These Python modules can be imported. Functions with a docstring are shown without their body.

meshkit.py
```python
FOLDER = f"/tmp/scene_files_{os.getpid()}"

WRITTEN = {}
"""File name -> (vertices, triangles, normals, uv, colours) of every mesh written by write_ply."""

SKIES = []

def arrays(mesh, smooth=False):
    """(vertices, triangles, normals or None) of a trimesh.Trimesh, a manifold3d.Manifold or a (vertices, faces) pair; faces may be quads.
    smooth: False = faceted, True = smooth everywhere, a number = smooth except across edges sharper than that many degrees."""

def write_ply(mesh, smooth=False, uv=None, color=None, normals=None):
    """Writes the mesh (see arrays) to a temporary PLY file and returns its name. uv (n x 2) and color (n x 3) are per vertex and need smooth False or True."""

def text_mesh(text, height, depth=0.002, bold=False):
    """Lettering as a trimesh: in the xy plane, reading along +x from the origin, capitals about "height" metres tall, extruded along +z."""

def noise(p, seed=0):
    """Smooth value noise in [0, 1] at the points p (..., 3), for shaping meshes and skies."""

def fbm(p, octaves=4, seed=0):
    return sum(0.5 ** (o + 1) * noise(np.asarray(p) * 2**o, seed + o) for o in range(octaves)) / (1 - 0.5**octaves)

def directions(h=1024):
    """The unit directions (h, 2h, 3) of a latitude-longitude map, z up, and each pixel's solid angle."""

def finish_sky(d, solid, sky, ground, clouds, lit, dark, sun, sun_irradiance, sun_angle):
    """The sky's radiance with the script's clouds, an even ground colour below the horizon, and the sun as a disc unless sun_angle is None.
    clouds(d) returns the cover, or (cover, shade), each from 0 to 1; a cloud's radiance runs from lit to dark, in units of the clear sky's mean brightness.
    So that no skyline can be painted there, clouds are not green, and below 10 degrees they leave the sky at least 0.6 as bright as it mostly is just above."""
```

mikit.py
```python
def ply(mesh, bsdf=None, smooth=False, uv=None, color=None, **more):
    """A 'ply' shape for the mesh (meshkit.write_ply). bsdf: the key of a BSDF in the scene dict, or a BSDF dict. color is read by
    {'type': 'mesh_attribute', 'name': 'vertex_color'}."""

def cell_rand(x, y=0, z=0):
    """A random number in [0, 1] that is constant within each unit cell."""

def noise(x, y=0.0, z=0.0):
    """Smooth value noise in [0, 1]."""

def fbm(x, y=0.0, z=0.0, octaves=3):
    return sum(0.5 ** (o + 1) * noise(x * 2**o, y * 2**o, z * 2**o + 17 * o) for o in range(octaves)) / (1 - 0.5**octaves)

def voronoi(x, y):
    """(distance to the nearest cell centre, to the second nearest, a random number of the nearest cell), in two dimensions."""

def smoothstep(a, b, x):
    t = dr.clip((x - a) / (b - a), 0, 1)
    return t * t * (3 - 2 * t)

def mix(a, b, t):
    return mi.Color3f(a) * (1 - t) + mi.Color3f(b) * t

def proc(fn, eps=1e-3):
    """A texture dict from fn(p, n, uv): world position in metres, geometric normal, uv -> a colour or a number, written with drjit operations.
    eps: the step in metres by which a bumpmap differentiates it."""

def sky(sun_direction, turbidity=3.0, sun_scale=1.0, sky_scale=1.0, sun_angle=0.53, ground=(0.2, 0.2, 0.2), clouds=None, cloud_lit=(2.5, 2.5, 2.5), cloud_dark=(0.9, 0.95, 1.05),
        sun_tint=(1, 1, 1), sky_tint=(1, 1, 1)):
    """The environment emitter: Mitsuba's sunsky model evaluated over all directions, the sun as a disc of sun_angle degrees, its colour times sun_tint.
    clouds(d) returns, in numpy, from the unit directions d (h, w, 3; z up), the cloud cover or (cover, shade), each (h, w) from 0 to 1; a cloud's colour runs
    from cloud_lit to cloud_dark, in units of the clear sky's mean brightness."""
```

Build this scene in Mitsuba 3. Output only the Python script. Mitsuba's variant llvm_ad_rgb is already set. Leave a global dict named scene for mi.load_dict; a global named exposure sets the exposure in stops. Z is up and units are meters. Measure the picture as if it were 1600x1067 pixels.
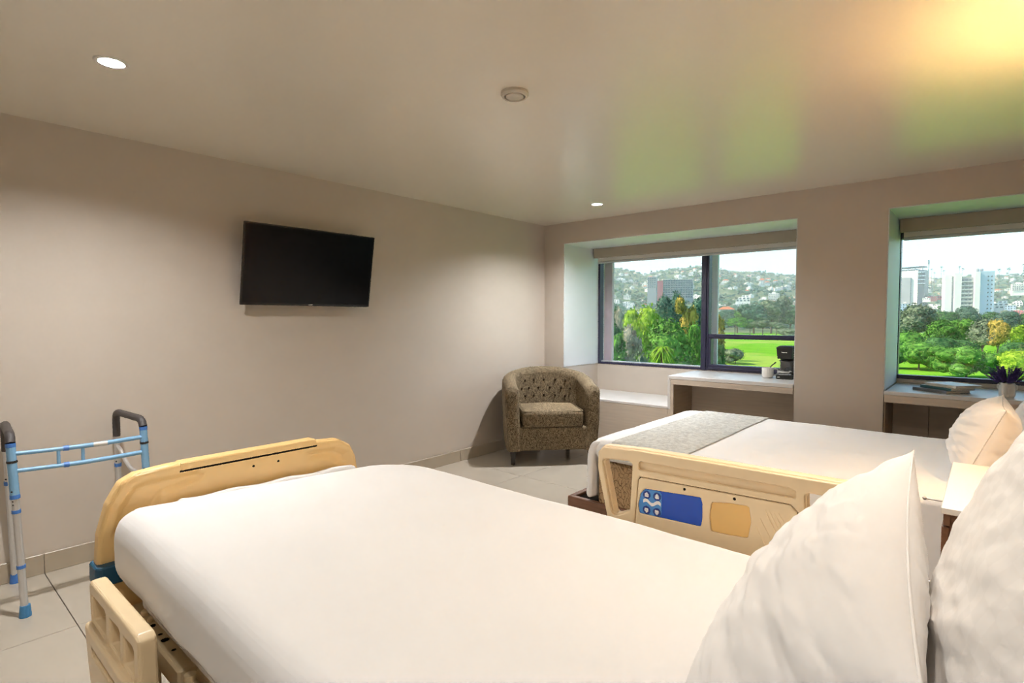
import math, random
import numpy as np, trimesh, mapbox_earcut, manifold3d as m3
from shapely.geometry import Polygon, Point
from shapely.ops import unary_union
import shapely
import drjit as dr
import mitsuba as mi
import mikit, meshkit
from mikit import proc, fbm, noise, voronoi, smoothstep, mix, cell_rand

T = mi.ScalarTransform4f
rng = np.random.default_rng(7)
random.seed(7)
scene, labels = {}, {}

# ---------------------------------------------------------------- camera, sky, sun, exposure
FOC = 856.8                                    # focal length in pixels of the 1600 x 1067 frame
CAM = np.array([3.5527, -4.6100, 1.2784])
YAW, PITCH = -0.7158, -0.0420
FWD = np.array([math.sin(YAW) * math.cos(PITCH), math.cos(YAW) * math.cos(PITCH), math.sin(PITCH)])
RGT = np.cross(FWD, [0, 0, 1]); RGT /= np.linalg.norm(RGT)
UPV = np.cross(RGT, FWD)
scene['camera'] = {'type': 'perspective', 'fov': math.degrees(2 * math.atan(800 / FOC)), 'fov_axis': 'x', 'near_clip': 0.02, 'far_clip': 9000.0,
                   'to_world': T().look_at(origin=CAM.tolist(), target=(CAM + FWD).tolist(), up=[0, 0, 1])}
SUN = np.array([-0.62, -0.38, 0.62])
scene['sky'] = mikit.sky(SUN, turbidity=3.0, sun_scale=0.84, sky_scale=1.52, ground=(0.16, 0.2, 0.1),
                         sky_tint=(0.99, 1.05, 0.97))
exposure = 2.95
HAZE = True
ROOM_X, ROOM_Y0, ROOM_H = 4.05, -5.25, 2.25

# ---------------------------------------------------------------- helpers
def rgb(*c):
    return {'type': 'rgb', 'value': [float(x) for x in c]}

def srgb(r, g, b):
    return [((v / 255) / 12.92 if v / 255 <= 0.04045 else ((v / 255 + 0.055) / 1.055) ** 2.4) for v in (r, g, b)]

def two(b):
    return {'type': 'twosided', 'bsdf': b}

def mat(name, b):
    scene[name] = b
    return name

def diffuse(name, c):
    return mat(name, two({'type': 'diffuse', 'reflectance': c if isinstance(c, dict) else rgb(*c)}))

def plastic(name, c, a=0.1, ior=1.5):
    return mat(name, two({'type': 'roughplastic', 'diffuse_reflectance': c if isinstance(c, dict) else rgb(*c), 'alpha': a, 'int_ior': ior, 'nonlinear': False}))

def obj(key, mesh, m, smooth=False, label=None, cat=None, group=None, kind=None, uv=None, to_world=None, **more):
    """One entry of the scene; a key that is taken gets the next number. mesh: a mesh or a ply dict that is shared."""
    k, n = key, 0
    while k in scene:
        n += 1
        k = '%s_%03d' % (key, n)
    d = dict(mesh) if isinstance(mesh, dict) else mikit.ply(mesh, m, smooth=smooth, uv=uv, **more)
    if isinstance(mesh, dict) and m is not None:
        d['bsdf'] = {'type': 'ref', 'id': m}
    if to_world is not None:
        d['to_world'] = to_world
    scene[k] = d
    tag(k, label, cat, group, kind)
    return k

THINGS = set()
def thing(name, label, cat, group=None):
    k, n = name, 0
    while k in THINGS or k in scene:
        n += 1
        k = '%s_%03d' % (name, n)
    THINGS.add(k)
    tag(k, label, cat, group)
    return k

def tag(k, label=None, cat=None, group=None, kind=None):
    d = {a: b for a, b in (('label', label), ('category', cat), ('group', group), ('kind', kind)) if b}
    if d:
        labels[k] = d

def cat(*ms):
    ms = [m for x in ms for m in (x if isinstance(x, (list, tuple)) else [x])]
    return trimesh.util.concatenate(ms)

def box(x0, x1, y0, y1, z0, z1):
    m = trimesh.creation.box((abs(x1 - x0), abs(y1 - y0), abs(z1 - z0)))
    m.apply_translation(((x0 + x1) / 2, (y0 + y1) / 2, (z0 + z1) / 2))
    return m

def cbox(x0, x1, y0, y1, z0, z1, c=0.004):
    """A box with chamfered edges: the hull of its 24 edge points."""
    pts = []
    for sx, X in ((-1, x0), (1, x1)):
        for sy, Y in ((-1, y0), (1, y1)):
            for sz, Z in ((-1, z0), (1, z1)):
                pts += [(X - sx * c, Y - sy * c, Z), (X - sx * c, Y, Z - sz * c), (X, Y - sy * c, Z - sz * c)]
    return trimesh.PointCloud(np.array(pts)).convex_hull

def rbox(x0, x1, y0, y1, z0, z1, r, n=(40, 40, 16), bottom=True):
    """A rounded box on a grid, fit for being displaced."""
    c, h = np.array([(x0 + x1) / 2, (y0 + y1) / 2, (z0 + z1) / 2]), np.array([x1 - x0, y1 - y0, z1 - z0]) / 2
    vs, fs, off = [], [], 0
    for ax in range(3):
        a, b = [(1, 2), (2, 0), (0, 1)][ax]
        for s in (-1, 1):
            if ax == 2 and s == -1 and not bottom:
                continue
            def ticks(k):
                u = np.linspace(-1, 1, n[k] + 1)
                e = min(r / h[k], 0.9)
                edge = np.linspace(0, 1, 6)[1:-1]
                return np.unique(np.concatenate([u, -1 + e * edge, 1 - e * edge]).round(6))
            ua, ub = ticks(a), ticks(b)
            A, B = np.meshgrid(ua, ub, indexing='ij')
            p = np.zeros(A.shape + (3,))
            p[..., a], p[..., b], p[..., ax] = A * h[a], B * h[b], s * h[ax]
            q = np.clip(p, -(h - r), h - r)
            d = p - q
            l = np.linalg.norm(d, axis=-1, keepdims=True)
            p = q + d / np.maximum(l, 1e-9) * r
            na, nb = A.shape
            i = np.arange(na * nb).reshape(na, nb) + off
            quad = np.stack([i[:-1, :-1], i[1:, :-1], i[1:, 1:], i[:-1, 1:]], -1).reshape(-1, 4)
            if s < 0:
                quad = quad[:, ::-1]
            vs.append(p.reshape(-1, 3)); fs.append(quad); off += na * nb
    v, f = np.vstack(vs) + c, np.vstack(fs)
    f = np.vstack([f[:, [0, 1, 2]], f[:, [0, 2, 3]]])
    m = trimesh.Trimesh(v, f, process=False)
    m.merge_vertices(digits_vertex=6)
    return m

def frames(P):
    P = np.asarray(P, float)
    t = np.gradient(P, axis=0); t /= np.linalg.norm(t, axis=1, keepdims=True)
    u = np.cross(t[0], [0, 0, 1] if abs(t[0][2]) < 0.9 else [1, 0, 0]); u /= np.linalg.norm(u)
    U = [u]
    for k in range(1, len(P)):
        u = U[-1] - t[k] * (U[-1] @ t[k]); U.append(u / np.linalg.norm(u))
    U = np.array(U)
    return P, t, U, np.cross(t, U)

def tube(P, r, n=14, caps=True):
    """A round tube along the points; r: one radius or one per point."""
    P, t, U, V = frames(P)
    r = np.broadcast_to(np.asarray(r, float), (len(P),))
    a = np.linspace(0, 2 * np.pi, n, endpoint=False)
    ring = P[:, None] + r[:, None, None] * (np.cos(a)[None, :, None] * U[:, None] + np.sin(a)[None, :, None] * V[:, None])
    v = ring.reshape(-1, 3)
    i = np.arange(len(P) * n).reshape(len(P), n)
    q = np.stack([i[:-1], np.roll(i, -1, 1)[:-1], np.roll(i, -1, 1)[1:], i[1:]], -1).reshape(-1, 4)
    f = [q[:, [0, 1, 2]], q[:, [0, 2, 3]]]
    if caps:
        v = np.vstack([v, P[:1], P[-1:]])
        k0, k1 = len(v) - 2, len(v) - 1
        f += [np.stack([np.full(n, k0), np.roll(i[0], -1), i[0]], -1), np.stack([np.full(n, k1), i[-1], np.roll(i[-1], -1)], -1)]
    return trimesh.Trimesh(v, np.vstack(f), process=False)

def bend(pts, r, n=6):
    """A polyline with its corners rounded to radius r."""
    pts = [np.asarray(p, float) for p in pts]
    out = [pts[0]]
    for a, b, c in zip(pts, pts[1:], pts[2:]):
        d0, d1 = a - b, c - b
        rr = min(r, 0.49 * np.linalg.norm(d0), 0.49 * np.linalg.norm(d1))
        p0, p1 = b + d0 / np.linalg.norm(d0) * rr, b + d1 / np.linalg.norm(d1) * rr
        for s in np.linspace(0, 1, n):
            out.append((1 - s) ** 2 * p0 + 2 * s * (1 - s) * b + s * s * p1)
    out.append(pts[-1])
    return np.array(out)

def lathe(profile, n=32, at=(0, 0, 0)):
    p = np.asarray(profile, float)
    a = np.linspace(0, 2 * np.pi, n, endpoint=False)
    v = np.stack([p[:, None, 0] * np.cos(a), p[:, None, 0] * np.sin(a), np.broadcast_to(p[:, None, 1], (len(p), n))], -1).reshape(-1, 3)
    i = np.arange(len(p) * n).reshape(len(p), n)
    q = np.stack([i[:-1], np.roll(i, -1, 1)[:-1], np.roll(i, -1, 1)[1:], i[1:]], -1).reshape(-1, 4)
    return trimesh.Trimesh(v + np.asarray(at), np.vstack([q[:, [0, 1, 2]], q[:, [0, 2, 3]]]), process=False)

def ring_pts(poly):
    return [np.array(poly.exterior.coords)[:-1]] + [np.array(r.coords)[:-1] for r in poly.interiors]

def earcut(poly):
    rs = ring_pts(poly)
    v = np.vstack(rs)
    return v, mapbox_earcut.triangulate_float64(v, np.cumsum([len(r) for r in rs]).astype(np.uint32)).reshape(-1, 3)

def bevelled(poly, t, c=0.004, steps=3):
    """A plate: the polygon in xy extruded from z = 0 to t, its edges rounded with radius c."""
    levels = [(c * (1 - math.sin(a)), c * (1 - math.cos(a))) for a in np.linspace(math.pi / 2, 0, steps + 1)]   # (inset, height) from the widest level to the cap
    levels = [(c * (1 - math.cos(a)), t - c + c * math.sin(a)) for a in np.linspace(0, math.pi / 2, steps + 1)]
    polys = [poly.buffer(-i, join_style=1, quad_segs=6) if i > 1e-9 else poly for i, _ in levels]
    ms = []
    v, f = earcut(polys[-1])
    for z, flip in ((t, False), (0.0, True)):
        ms.append(trimesh.Trimesh(np.column_stack([v, np.full(len(v), z)]), f[:, ::-1] if flip else f, process=False))
    for (i0, z0), (i1, z1), p0, p1 in zip(levels, levels[1:], polys, polys[1:]):
        d = p0.difference(p1)
        inner = p1
        for g in getattr(d, 'geoms', [d]):
            if g.is_empty or g.area < 1e-12:
                continue
            v, f = earcut(g)
            on = np.array([inner.boundary.distance(Point(*x)) for x in v]) < 1e-7
            for top in (True, False):
                z = np.where(on, z1, z0) if top else t - np.where(on, z1, z0)
                ms.append(trimesh.Trimesh(np.column_stack([v, z]), f if top else f[:, ::-1], process=False))
    for r in ring_pts(poly):
        n = len(r); k = np.arange(n); k2 = (k + 1) % n
        v = np.vstack([np.column_stack([r, np.full(n, c)]), np.column_stack([r, np.full(n, t - c)])])
        ms.append(trimesh.Trimesh(v, np.vstack([np.stack([k, k2, k2 + n], -1), np.stack([k, k2 + n, k + n], -1)]), process=False))
    m = cat(ms)
    m.merge_vertices(digits_vertex=6)
    trimesh.repair.fix_normals(m)
    return m

def place(m, origin, ex, ey, ez):
    """Moves a mesh from local axes to the world."""
    m = m.copy()
    m.vertices = np.asarray(origin) + m.vertices @ np.array([ex, ey, ez], float)
    if np.linalg.det(np.array([ex, ey, ez], float)) < 0:
        m.invert()
    return m

def rrect(x0, x1, y0, y1, r, q=6):
    return Polygon([(x0 + r, y0 + r), (x1 - r, y0 + r), (x1 - r, y1 - r), (x0 + r, y1 - r)]).buffer(r, quad_segs=q)

def rpoly(pts, r, q=6):
    p = Polygon(pts)
    return p.buffer(-r, join_style=2).buffer(r, quad_segs=q)

def spheres_hull(pts, r, n=16):
    s = trimesh.creation.icosphere(subdivisions=2, radius=1.0).vertices
    r = np.broadcast_to(r, (len(pts),))
    return trimesh.PointCloud(np.vstack([np.asarray(p) + s * q for p, q in zip(pts, r)])).convex_hull

def ball(c, r, sub=2, scale=(1, 1, 1)):
    m = trimesh.creation.icosphere(subdivisions=sub, radius=r)
    m.vertices = m.vertices * np.asarray(scale) + np.asarray(c)
    return m

def cyl(p0, p1, r, n=20):
    return tube([p0, p1], r, n)
# ---------------------------------------------------------------- materials of the room
plastic('wall_paint', proc(lambda p, n, uv: mi.Color3f(0.635, 0.565, 0.495) * (0.985 + 0.03 * fbm(p.x * 6, p.y * 6, p.z * 6))), 0.42)
plastic('ceiling_paint', (0.72, 0.67, 0.575), 0.09)
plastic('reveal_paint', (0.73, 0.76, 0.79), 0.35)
def tile_fn(p, n, uv):
    c = cell_rand(dr.floor(p.x / 0.718), dr.floor((p.y + 4.111) / 0.718), 3)
    return mi.Color3f(0.42, 0.38, 0.32) * (0.95 + 0.04 * c + 0.05 * fbm(p.x * 9, p.y * 9, 0, 4))
plastic('floor_tile_glaze', proc(tile_fn), 0.045)
diffuse('grout', (0.20, 0.17, 0.14))
plastic('baseboard_tile', (0.40, 0.345, 0.27), 0.12)
plastic('laminate_white', proc(lambda p, n, uv: mi.Color3f(0.66, 0.64, 0.62) * (0.96 + 0.06 * fbm(p.x * 4, p.y * 60, p.z * 60))), 0.2)
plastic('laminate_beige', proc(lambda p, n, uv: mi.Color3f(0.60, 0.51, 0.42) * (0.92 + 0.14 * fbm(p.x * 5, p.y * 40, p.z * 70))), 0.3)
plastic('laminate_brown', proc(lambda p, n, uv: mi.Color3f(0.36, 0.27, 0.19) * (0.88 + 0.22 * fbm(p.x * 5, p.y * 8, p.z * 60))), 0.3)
plastic('aluminium_dark', (0.030, 0.030, 0.068), 0.22)
plastic('aluminium_light', (0.55, 0.57, 0.60), 0.25)
mat('pane_glass', {'type': 'thindielectric', 'int_ior': 1.5})
plastic('facade_mauve', proc(lambda p, n, uv: mi.Color3f(0.66, 0.54, 0.62) * (0.9 + 0.2 * fbm(p.x * 8, p.y * 8, p.z * 8))), 0.5)
plastic('facade_blue', (0.72, 0.84, 0.96), 0.4)
diffuse('concrete', (0.45, 0.43, 0.41))
diffuse('blind_cloth', (0.76, 0.74, 0.70))
plastic('valance_beige', (0.47, 0.40, 0.31), 0.4)

# ---------------------------------------------------------------- the room shell
GLASS_Y, SILL_Y, OUT_Y = 0.695, 0.66, 0.80
W1A, W1B, W2A, W2B, HEAD_Z = 0.245, 2.43, 3.005, 3.95, 2.044
tag(obj('floor', box(-0.25, ROOM_X + 0.2, ROOM_Y0 - 0.2, OUT_Y, -0.30, -0.012), 'grout', label='floor of large beige polished porcelain tiles', kind='structure'), 'floor of large beige polished porcelain tiles', kind='structure')
TS, J = 0.718, 0.0016
tile_plys = {}
for i in range(6):
    for j in range(-2, 7):
        x0, x1 = i * TS, min((i + 1) * TS, ROOM_X)
        y0, y1 = max(-4.111 + (j) * TS, ROOM_Y0), min(-4.111 + (j + 1) * TS, SILL_Y)
        if y1 - y0 < 0.02 or x1 - x0 < 0.02:
            continue
        w, d = round(x1 - x0, 4), round(y1 - y0, 4)
        if (w, d) not in tile_plys:
            tile_plys[(w, d)] = mikit.ply(cbox(J, w - J, J, d - J, -0.012, 0, 0.0012), 'floor_tile_glaze')
        obj('floor__tile', tile_plys[(w, d)], None, to_world=T().translate([x0, y0, 0]))
ceil_solid = m3.Manifold.cube((ROOM_X + 0.45, -ROOM_Y0 + OUT_Y + 0.4, 0.25)).translate((-0.25, ROOM_Y0 - 0.2, ROOM_H))
DOWNLIGHTS = [(1.012, -4.005), (1.010, -0.583), (3.05, -4.75), (3.25, -2.95)]  # the last two are added out of view as fill light
for x, y in DOWNLIGHTS:
    ceil_solid = ceil_solid - m3.Manifold.cylinder(0.09, 0.046, 0.046, 40).translate((x, y, ROOM_H - 0.01))
obj('ceiling', ceil_solid, 'ceiling_paint', label='glossy cream painted ceiling', kind='structure')
obj('wall_left', box(-0.25, 0, ROOM_Y0 - 0.2, OUT_Y, -0.3, ROOM_H + 0.25), 'wall_paint', label='greige wall with the television', kind='structure')
obj('wall_right', box(ROOM_X, ROOM_X + 0.2, ROOM_Y0 - 0.2, OUT_Y, -0.3, ROOM_H + 0.25), 'wall_paint', label='greige wall at the head of the beds', kind='structure')
obj('wall_back', box(-0.25, ROOM_X + 0.2, ROOM_Y0 - 0.2, ROOM_Y0, -0.3, ROOM_H + 0.25), 'wall_paint', label='greige wall behind the viewer', kind='structure')
# the window wall: piers and lintel in wall paint, with reveals in white paint as thin linings
obj('wall_front', cat(box(-0.2, W1A, 0, OUT_Y, 0, ROOM_H), box(W1B, W2A, 0, OUT_Y, 0, ROOM_H), box(W2B, ROOM_X, 0, OUT_Y, 0, ROOM_H),
                      box(W1A, W1B, 0, OUT_Y, HEAD_Z, ROOM_H), box(W2A, W2B, 0, OUT_Y, HEAD_Z, ROOM_H)), 'wall_paint',
    label='greige window wall with two deep window openings', kind='structure')
obj('wall_front__parapet', box(W1A, W1B, SILL_Y, OUT_Y, -0.3, 0.775), 'wall_paint')
obj('wall_front__parapet', box(W2A, W2B, SILL_Y, OUT_Y, -0.3, 0.775), 'wall_paint')
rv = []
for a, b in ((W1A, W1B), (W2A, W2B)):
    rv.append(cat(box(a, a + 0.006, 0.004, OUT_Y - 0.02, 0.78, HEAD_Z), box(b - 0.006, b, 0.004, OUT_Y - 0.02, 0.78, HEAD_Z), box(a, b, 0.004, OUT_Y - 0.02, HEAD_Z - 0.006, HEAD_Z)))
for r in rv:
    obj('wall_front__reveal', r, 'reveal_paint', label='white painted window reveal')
# baseboard of the left wall, cut from the floor tile in lengths
y = ROOM_Y0
for k in range(9):
    y0, y1 = max(ROOM_Y0, -4.111 - 0.0 + (k - 2) * TS), min(0, -4.111 + (k - 1) * TS)
    if y1 - y0 > 0.02:
        obj('baseboard_left__tile', cbox(0, 0.011, y0 + 0.0012, y1 - 0.0012, 0, 0.1, 0.0025), 'baseboard_tile')
tag('baseboard_left', 'beige tile baseboard along the television wall', kind='structure')
obj('baseboard_front', cbox(W1B + 0.001, W2A - 0.001, -0.011, 0, 0, 0.1, 0.0025), 'baseboard_tile', label='beige tile baseboard at the foot of the pier', kind='structure')
obj('baseboard_back', cbox(0.02, ROOM_X, ROOM_Y0, ROOM_Y0 + 0.011, 0, 0.1, 0.0025), 'baseboard_tile', label='beige tile baseboard on the back wall', kind='structure')

# ---------------------------------------------------------------- windows
def fr(x0, x1, z0, z1, y0=SILL_Y - 0.008, y1=SILL_Y + 0.07, c=0.004):
    return cbox(x0, x1, y0, y1, z0, z1, c)
def pane(x0, x1, z0, z1, y=GLASS_Y):
    return trimesh.Trimesh([[x0, y, z0], [x1, y, z0], [x1, y, z1], [x0, y, z1]], [[0, 1, 2], [0, 2, 3]], process=False)
MX0, MX1 = 1.425, 1.50
tag('window_1', 'left window with dark frame, mullion and low hopper sash', kind='structure')
obj('window_1__frame', fr(W1A + 0.006, W1A + 0.03, 0.775, HEAD_Z - 0.01), 'aluminium_dark')
obj('window_1__frame', fr(W1B - 0.035, W1B - 0.006, 0.775, HEAD_Z - 0.01), 'aluminium_dark')
obj('window_1__sill_rail', fr(W1A + 0.006, MX0, 0.775, 0.797), 'aluminium_dark')
obj('window_1__head_rail', fr(W1A + 0.03, W1B - 0.035, HEAD_Z - 0.05, HEAD_Z - 0.01), 'aluminium_dark')
obj('window_1__glazing_bead', cbox(W1A + 0.03, MX0, GLASS_Y - 0.012, GLASS_Y + 0.06, 0.797, 0.809, 0.002), 'aluminium_light')
obj('window_1__mullion', cat(fr(MX0, MX1, 0.775, HEAD_Z - 0.02), fr(MX0 + 0.02, MX1 - 0.02, 0.775, HEAD_Z - 0.05, SILL_Y - 0.022, SILL_Y)), 'aluminium_dark')
obj('window_1__transom', cat(fr(MX1, W1B - 0.035, 1.083, 1.125), fr(MX1, W1B - 0.035, 1.094, 1.112, SILL_Y - 0.016, SILL_Y)), 'aluminium_dark')
obj('window_1__sash', cat(fr(MX1, W1B - 0.035, 0.775, 0.832), fr(MX1, MX1 + 0.025, 0.83, 1.085), fr(W1B - 0.06, W1B - 0.035, 0.83, 1.085),
                          fr(MX1, W1B - 0.035, 0.79, 0.806, SILL_Y - 0.02, SILL_Y)), 'aluminium_dark', label='dark frame of the low hopper sash')
for a in ((W1A + 0.03, MX0, 0.797, 1.99), (MX1, W1B - 0.035, 1.125, 1.99), (MX1 + 0.025, W1B - 0.06, 0.832, 1.083)):
    obj('window_1__pane', pane(*a), 'pane_glass')
tag('window_2', 'right window of one large pane above the book shelf', kind='structure')
obj('window_2__sill_rail', fr(W2A + 0.006, W2B - 0.006, 0.805, 0.835), 'aluminium_dark')
obj('window_2__sill', cbox(W2A + 0.006, W2B - 0.006, SILL_Y - 0.004, OUT_Y, 0.775, 0.805, 0.002), 'wall_paint')
obj('window_2__frame', fr(W2A + 0.006, W2A + 0.012, 0.835, HEAD_Z - 0.01), 'aluminium_dark')
obj('window_2__frame', fr(W2B - 0.03, W2B - 0.006, 0.835, HEAD_Z - 0.01), 'aluminium_dark')
obj('window_2__head_rail', fr(W2A + 0.012, W2B - 0.03, HEAD_Z - 0.145, HEAD_Z - 0.01), 'aluminium_dark')
obj('window_2__pane', pane(W2A + 0.012, W2B - 0.03, 0.835, HEAD_Z - 0.14), 'pane_glass')
# concrete fins of the facade, outside the glass
obj('facade_fin', cbox(W1A - 0.35, W1A + 0.095, OUT_Y + 0.005, OUT_Y + 0.05, -2, 3.2, 0.004), 'facade_mauve', label='mauve concrete fin outside the left end of the window', cat='concrete fin', kind='structure')
obj('facade_fin', cbox(1.44, 1.52, OUT_Y + 0.03, OUT_Y + 0.06, -2, 3.2, 0.004), 'facade_blue', label='pale blue fin outside behind the window mullion', cat='concrete fin', kind='structure')

# ---------------------------------------------------------------- roller blinds
def blind(x0, x1, label, yf):
    b = thing('roller_blind', label, 'roller blind')
    obj(b + '__valance', cbox(x0, x1, yf, yf + 0.03, HEAD_Z - 0.108, HEAD_Z - 0.007, 0.003), 'valance_beige', label='beige valance board')
    obj(b + '__cloth', box(x0 + 0.02, x1 - 0.02, yf + 0.06, yf + 0.062, HEAD_Z - 0.15, HEAD_Z - 0.02), 'blind_cloth')
    obj(b + '__bottom_bar', cbox(x0 + 0.02, x1 - 0.02, yf + 0.052, yf + 0.07, HEAD_Z - 0.166, HEAD_Z - 0.142, 0.004), 'aluminium_light', label='pale bottom bar')
    obj(b + '__roller', tube([(x0 + 0.01, yf + 0.075, HEAD_Z - 0.05), (x1 - 0.01, yf + 0.075, HEAD_Z - 0.05)], 0.025), 'blind_cloth', smooth=40)
    obj(b + '__bracket', cbox(x0 + 0.002, x0 + 0.008, yf + 0.03, yf + 0.1, HEAD_Z - 0.1, HEAD_Z - 0.006, 0.001), 'aluminium_light')
blind(W1A + 0.02, W1B - 0.01, 'rolled up beige roller blind above the wide left window', 0.53)
blind(W2A + 0.012, W2B - 0.01, 'rolled up beige roller blind above the right window', 0.53)

# ---------------------------------------------------------------- recessed downlights, smoke detector
plastic('white_plastic', (0.72, 0.69, 0.64), 0.2)
plastic('can_white', (0.85, 0.84, 0.82), 0.1)
plastic('detector_plastic', (0.62, 0.56, 0.48), 0.3)
DL_TXT = ['round recessed downlight in the ceiling above the walker, nearest', 'small recessed downlight in the ceiling corner by the left window', 'added unseen fill downlight over the camera side of the near bed', 'added unseen fill downlight between the heads of the two beds']
DL_POW = [(440, 431, 416), (620, 610, 600), (170, 166, 158), (285, 254, 218)]
for (x, y), txt, pw in zip(DOWNLIGHTS, DL_TXT, DL_POW):
    d = thing('downlight', txt, 'downlight')
    obj(d + '__trim_ring', lathe([(0.043, ROOM_H + 0.004), (0.043, ROOM_H - 0.004), (0.055, ROOM_H - 0.004), (0.058, ROOM_H - 0.0005), (0.046, ROOM_H)], 40, (x, y, 0)), 'white_plastic', smooth=40)
    obj(d + '__can', lathe([(0.0445, ROOM_H), (0.042, ROOM_H + 0.035), (0.0, ROOM_H + 0.036)], 40, (x, y, 0)), 'can_white', smooth=40)
    disk = lathe([(0.037, 0), (0.0, 0)], 32, (x, y, ROOM_H + 0.022))
    f = disk.face_normals.mean(0)
    if f[2] > 0:
        disk.invert()
    obj(d + '__lamp', disk, 'white_plastic', emitter={'type': 'area', 'radiance': rgb(*pw)})
s = thing('smoke_detector', 'round cream ceiling vent or detector in the middle of the ceiling', 'smoke detector')
sx, sy = 1.985, -2.790
obj(s + '__base_ring', lathe([(0.058, ROOM_H), (0.06, ROOM_H - 0.012), (0.054, ROOM_H - 0.02), (0.046, ROOM_H - 0.02), (0.044, ROOM_H - 0.006), (0.0, ROOM_H - 0.006)], 48, (sx, sy, 0)), 'detector_plastic', smooth=35)
obj(s + '__cover', lathe([(0.0, ROOM_H - 0.024), (0.03, ROOM_H - 0.0235), (0.038, ROOM_H - 0.019), (0.038, ROOM_H - 0.012)], 48, (sx, sy, 0)), 'detector_plastic', smooth=35)
# wall lamp above the nightstand, on the wall at the head of the beds
mat('lamp_shade_cloth', two({'type': 'diffuse', 'reflectance': rgb(0.8, 0.62, 0.4)}))
w = thing('wall_lamp', 'warm wall lamp above the nightstand, open up and down', 'wall lamp')
LX, LY, LZ = 3.90, -2.2, 1.62
obj(w + '__shade', cat(lathe([(0.07, LZ - 0.07), (0.07, LZ + 0.055)], 36, (LX, LY, 0)), lathe([(0.068, LZ + 0.055), (0.068, LZ - 0.07)], 36, (LX, LY, 0))), 'lamp_shade_cloth', smooth=40)
obj(w + '__bracket', cat(cyl((LX + 0.07, LY, LZ), (ROOM_X, LY, LZ), 0.01), cyl((ROOM_X - 0.012, LY, LZ), (ROOM_X, LY, LZ), 0.05)), 'aluminium_light', smooth=40)
obj(w + '__bulb', ball((LX, LY, LZ), 0.03, 2), 'white_plastic', smooth=True, emitter={'type': 'area', 'radiance': rgb(185, 110, 48)})
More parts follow.
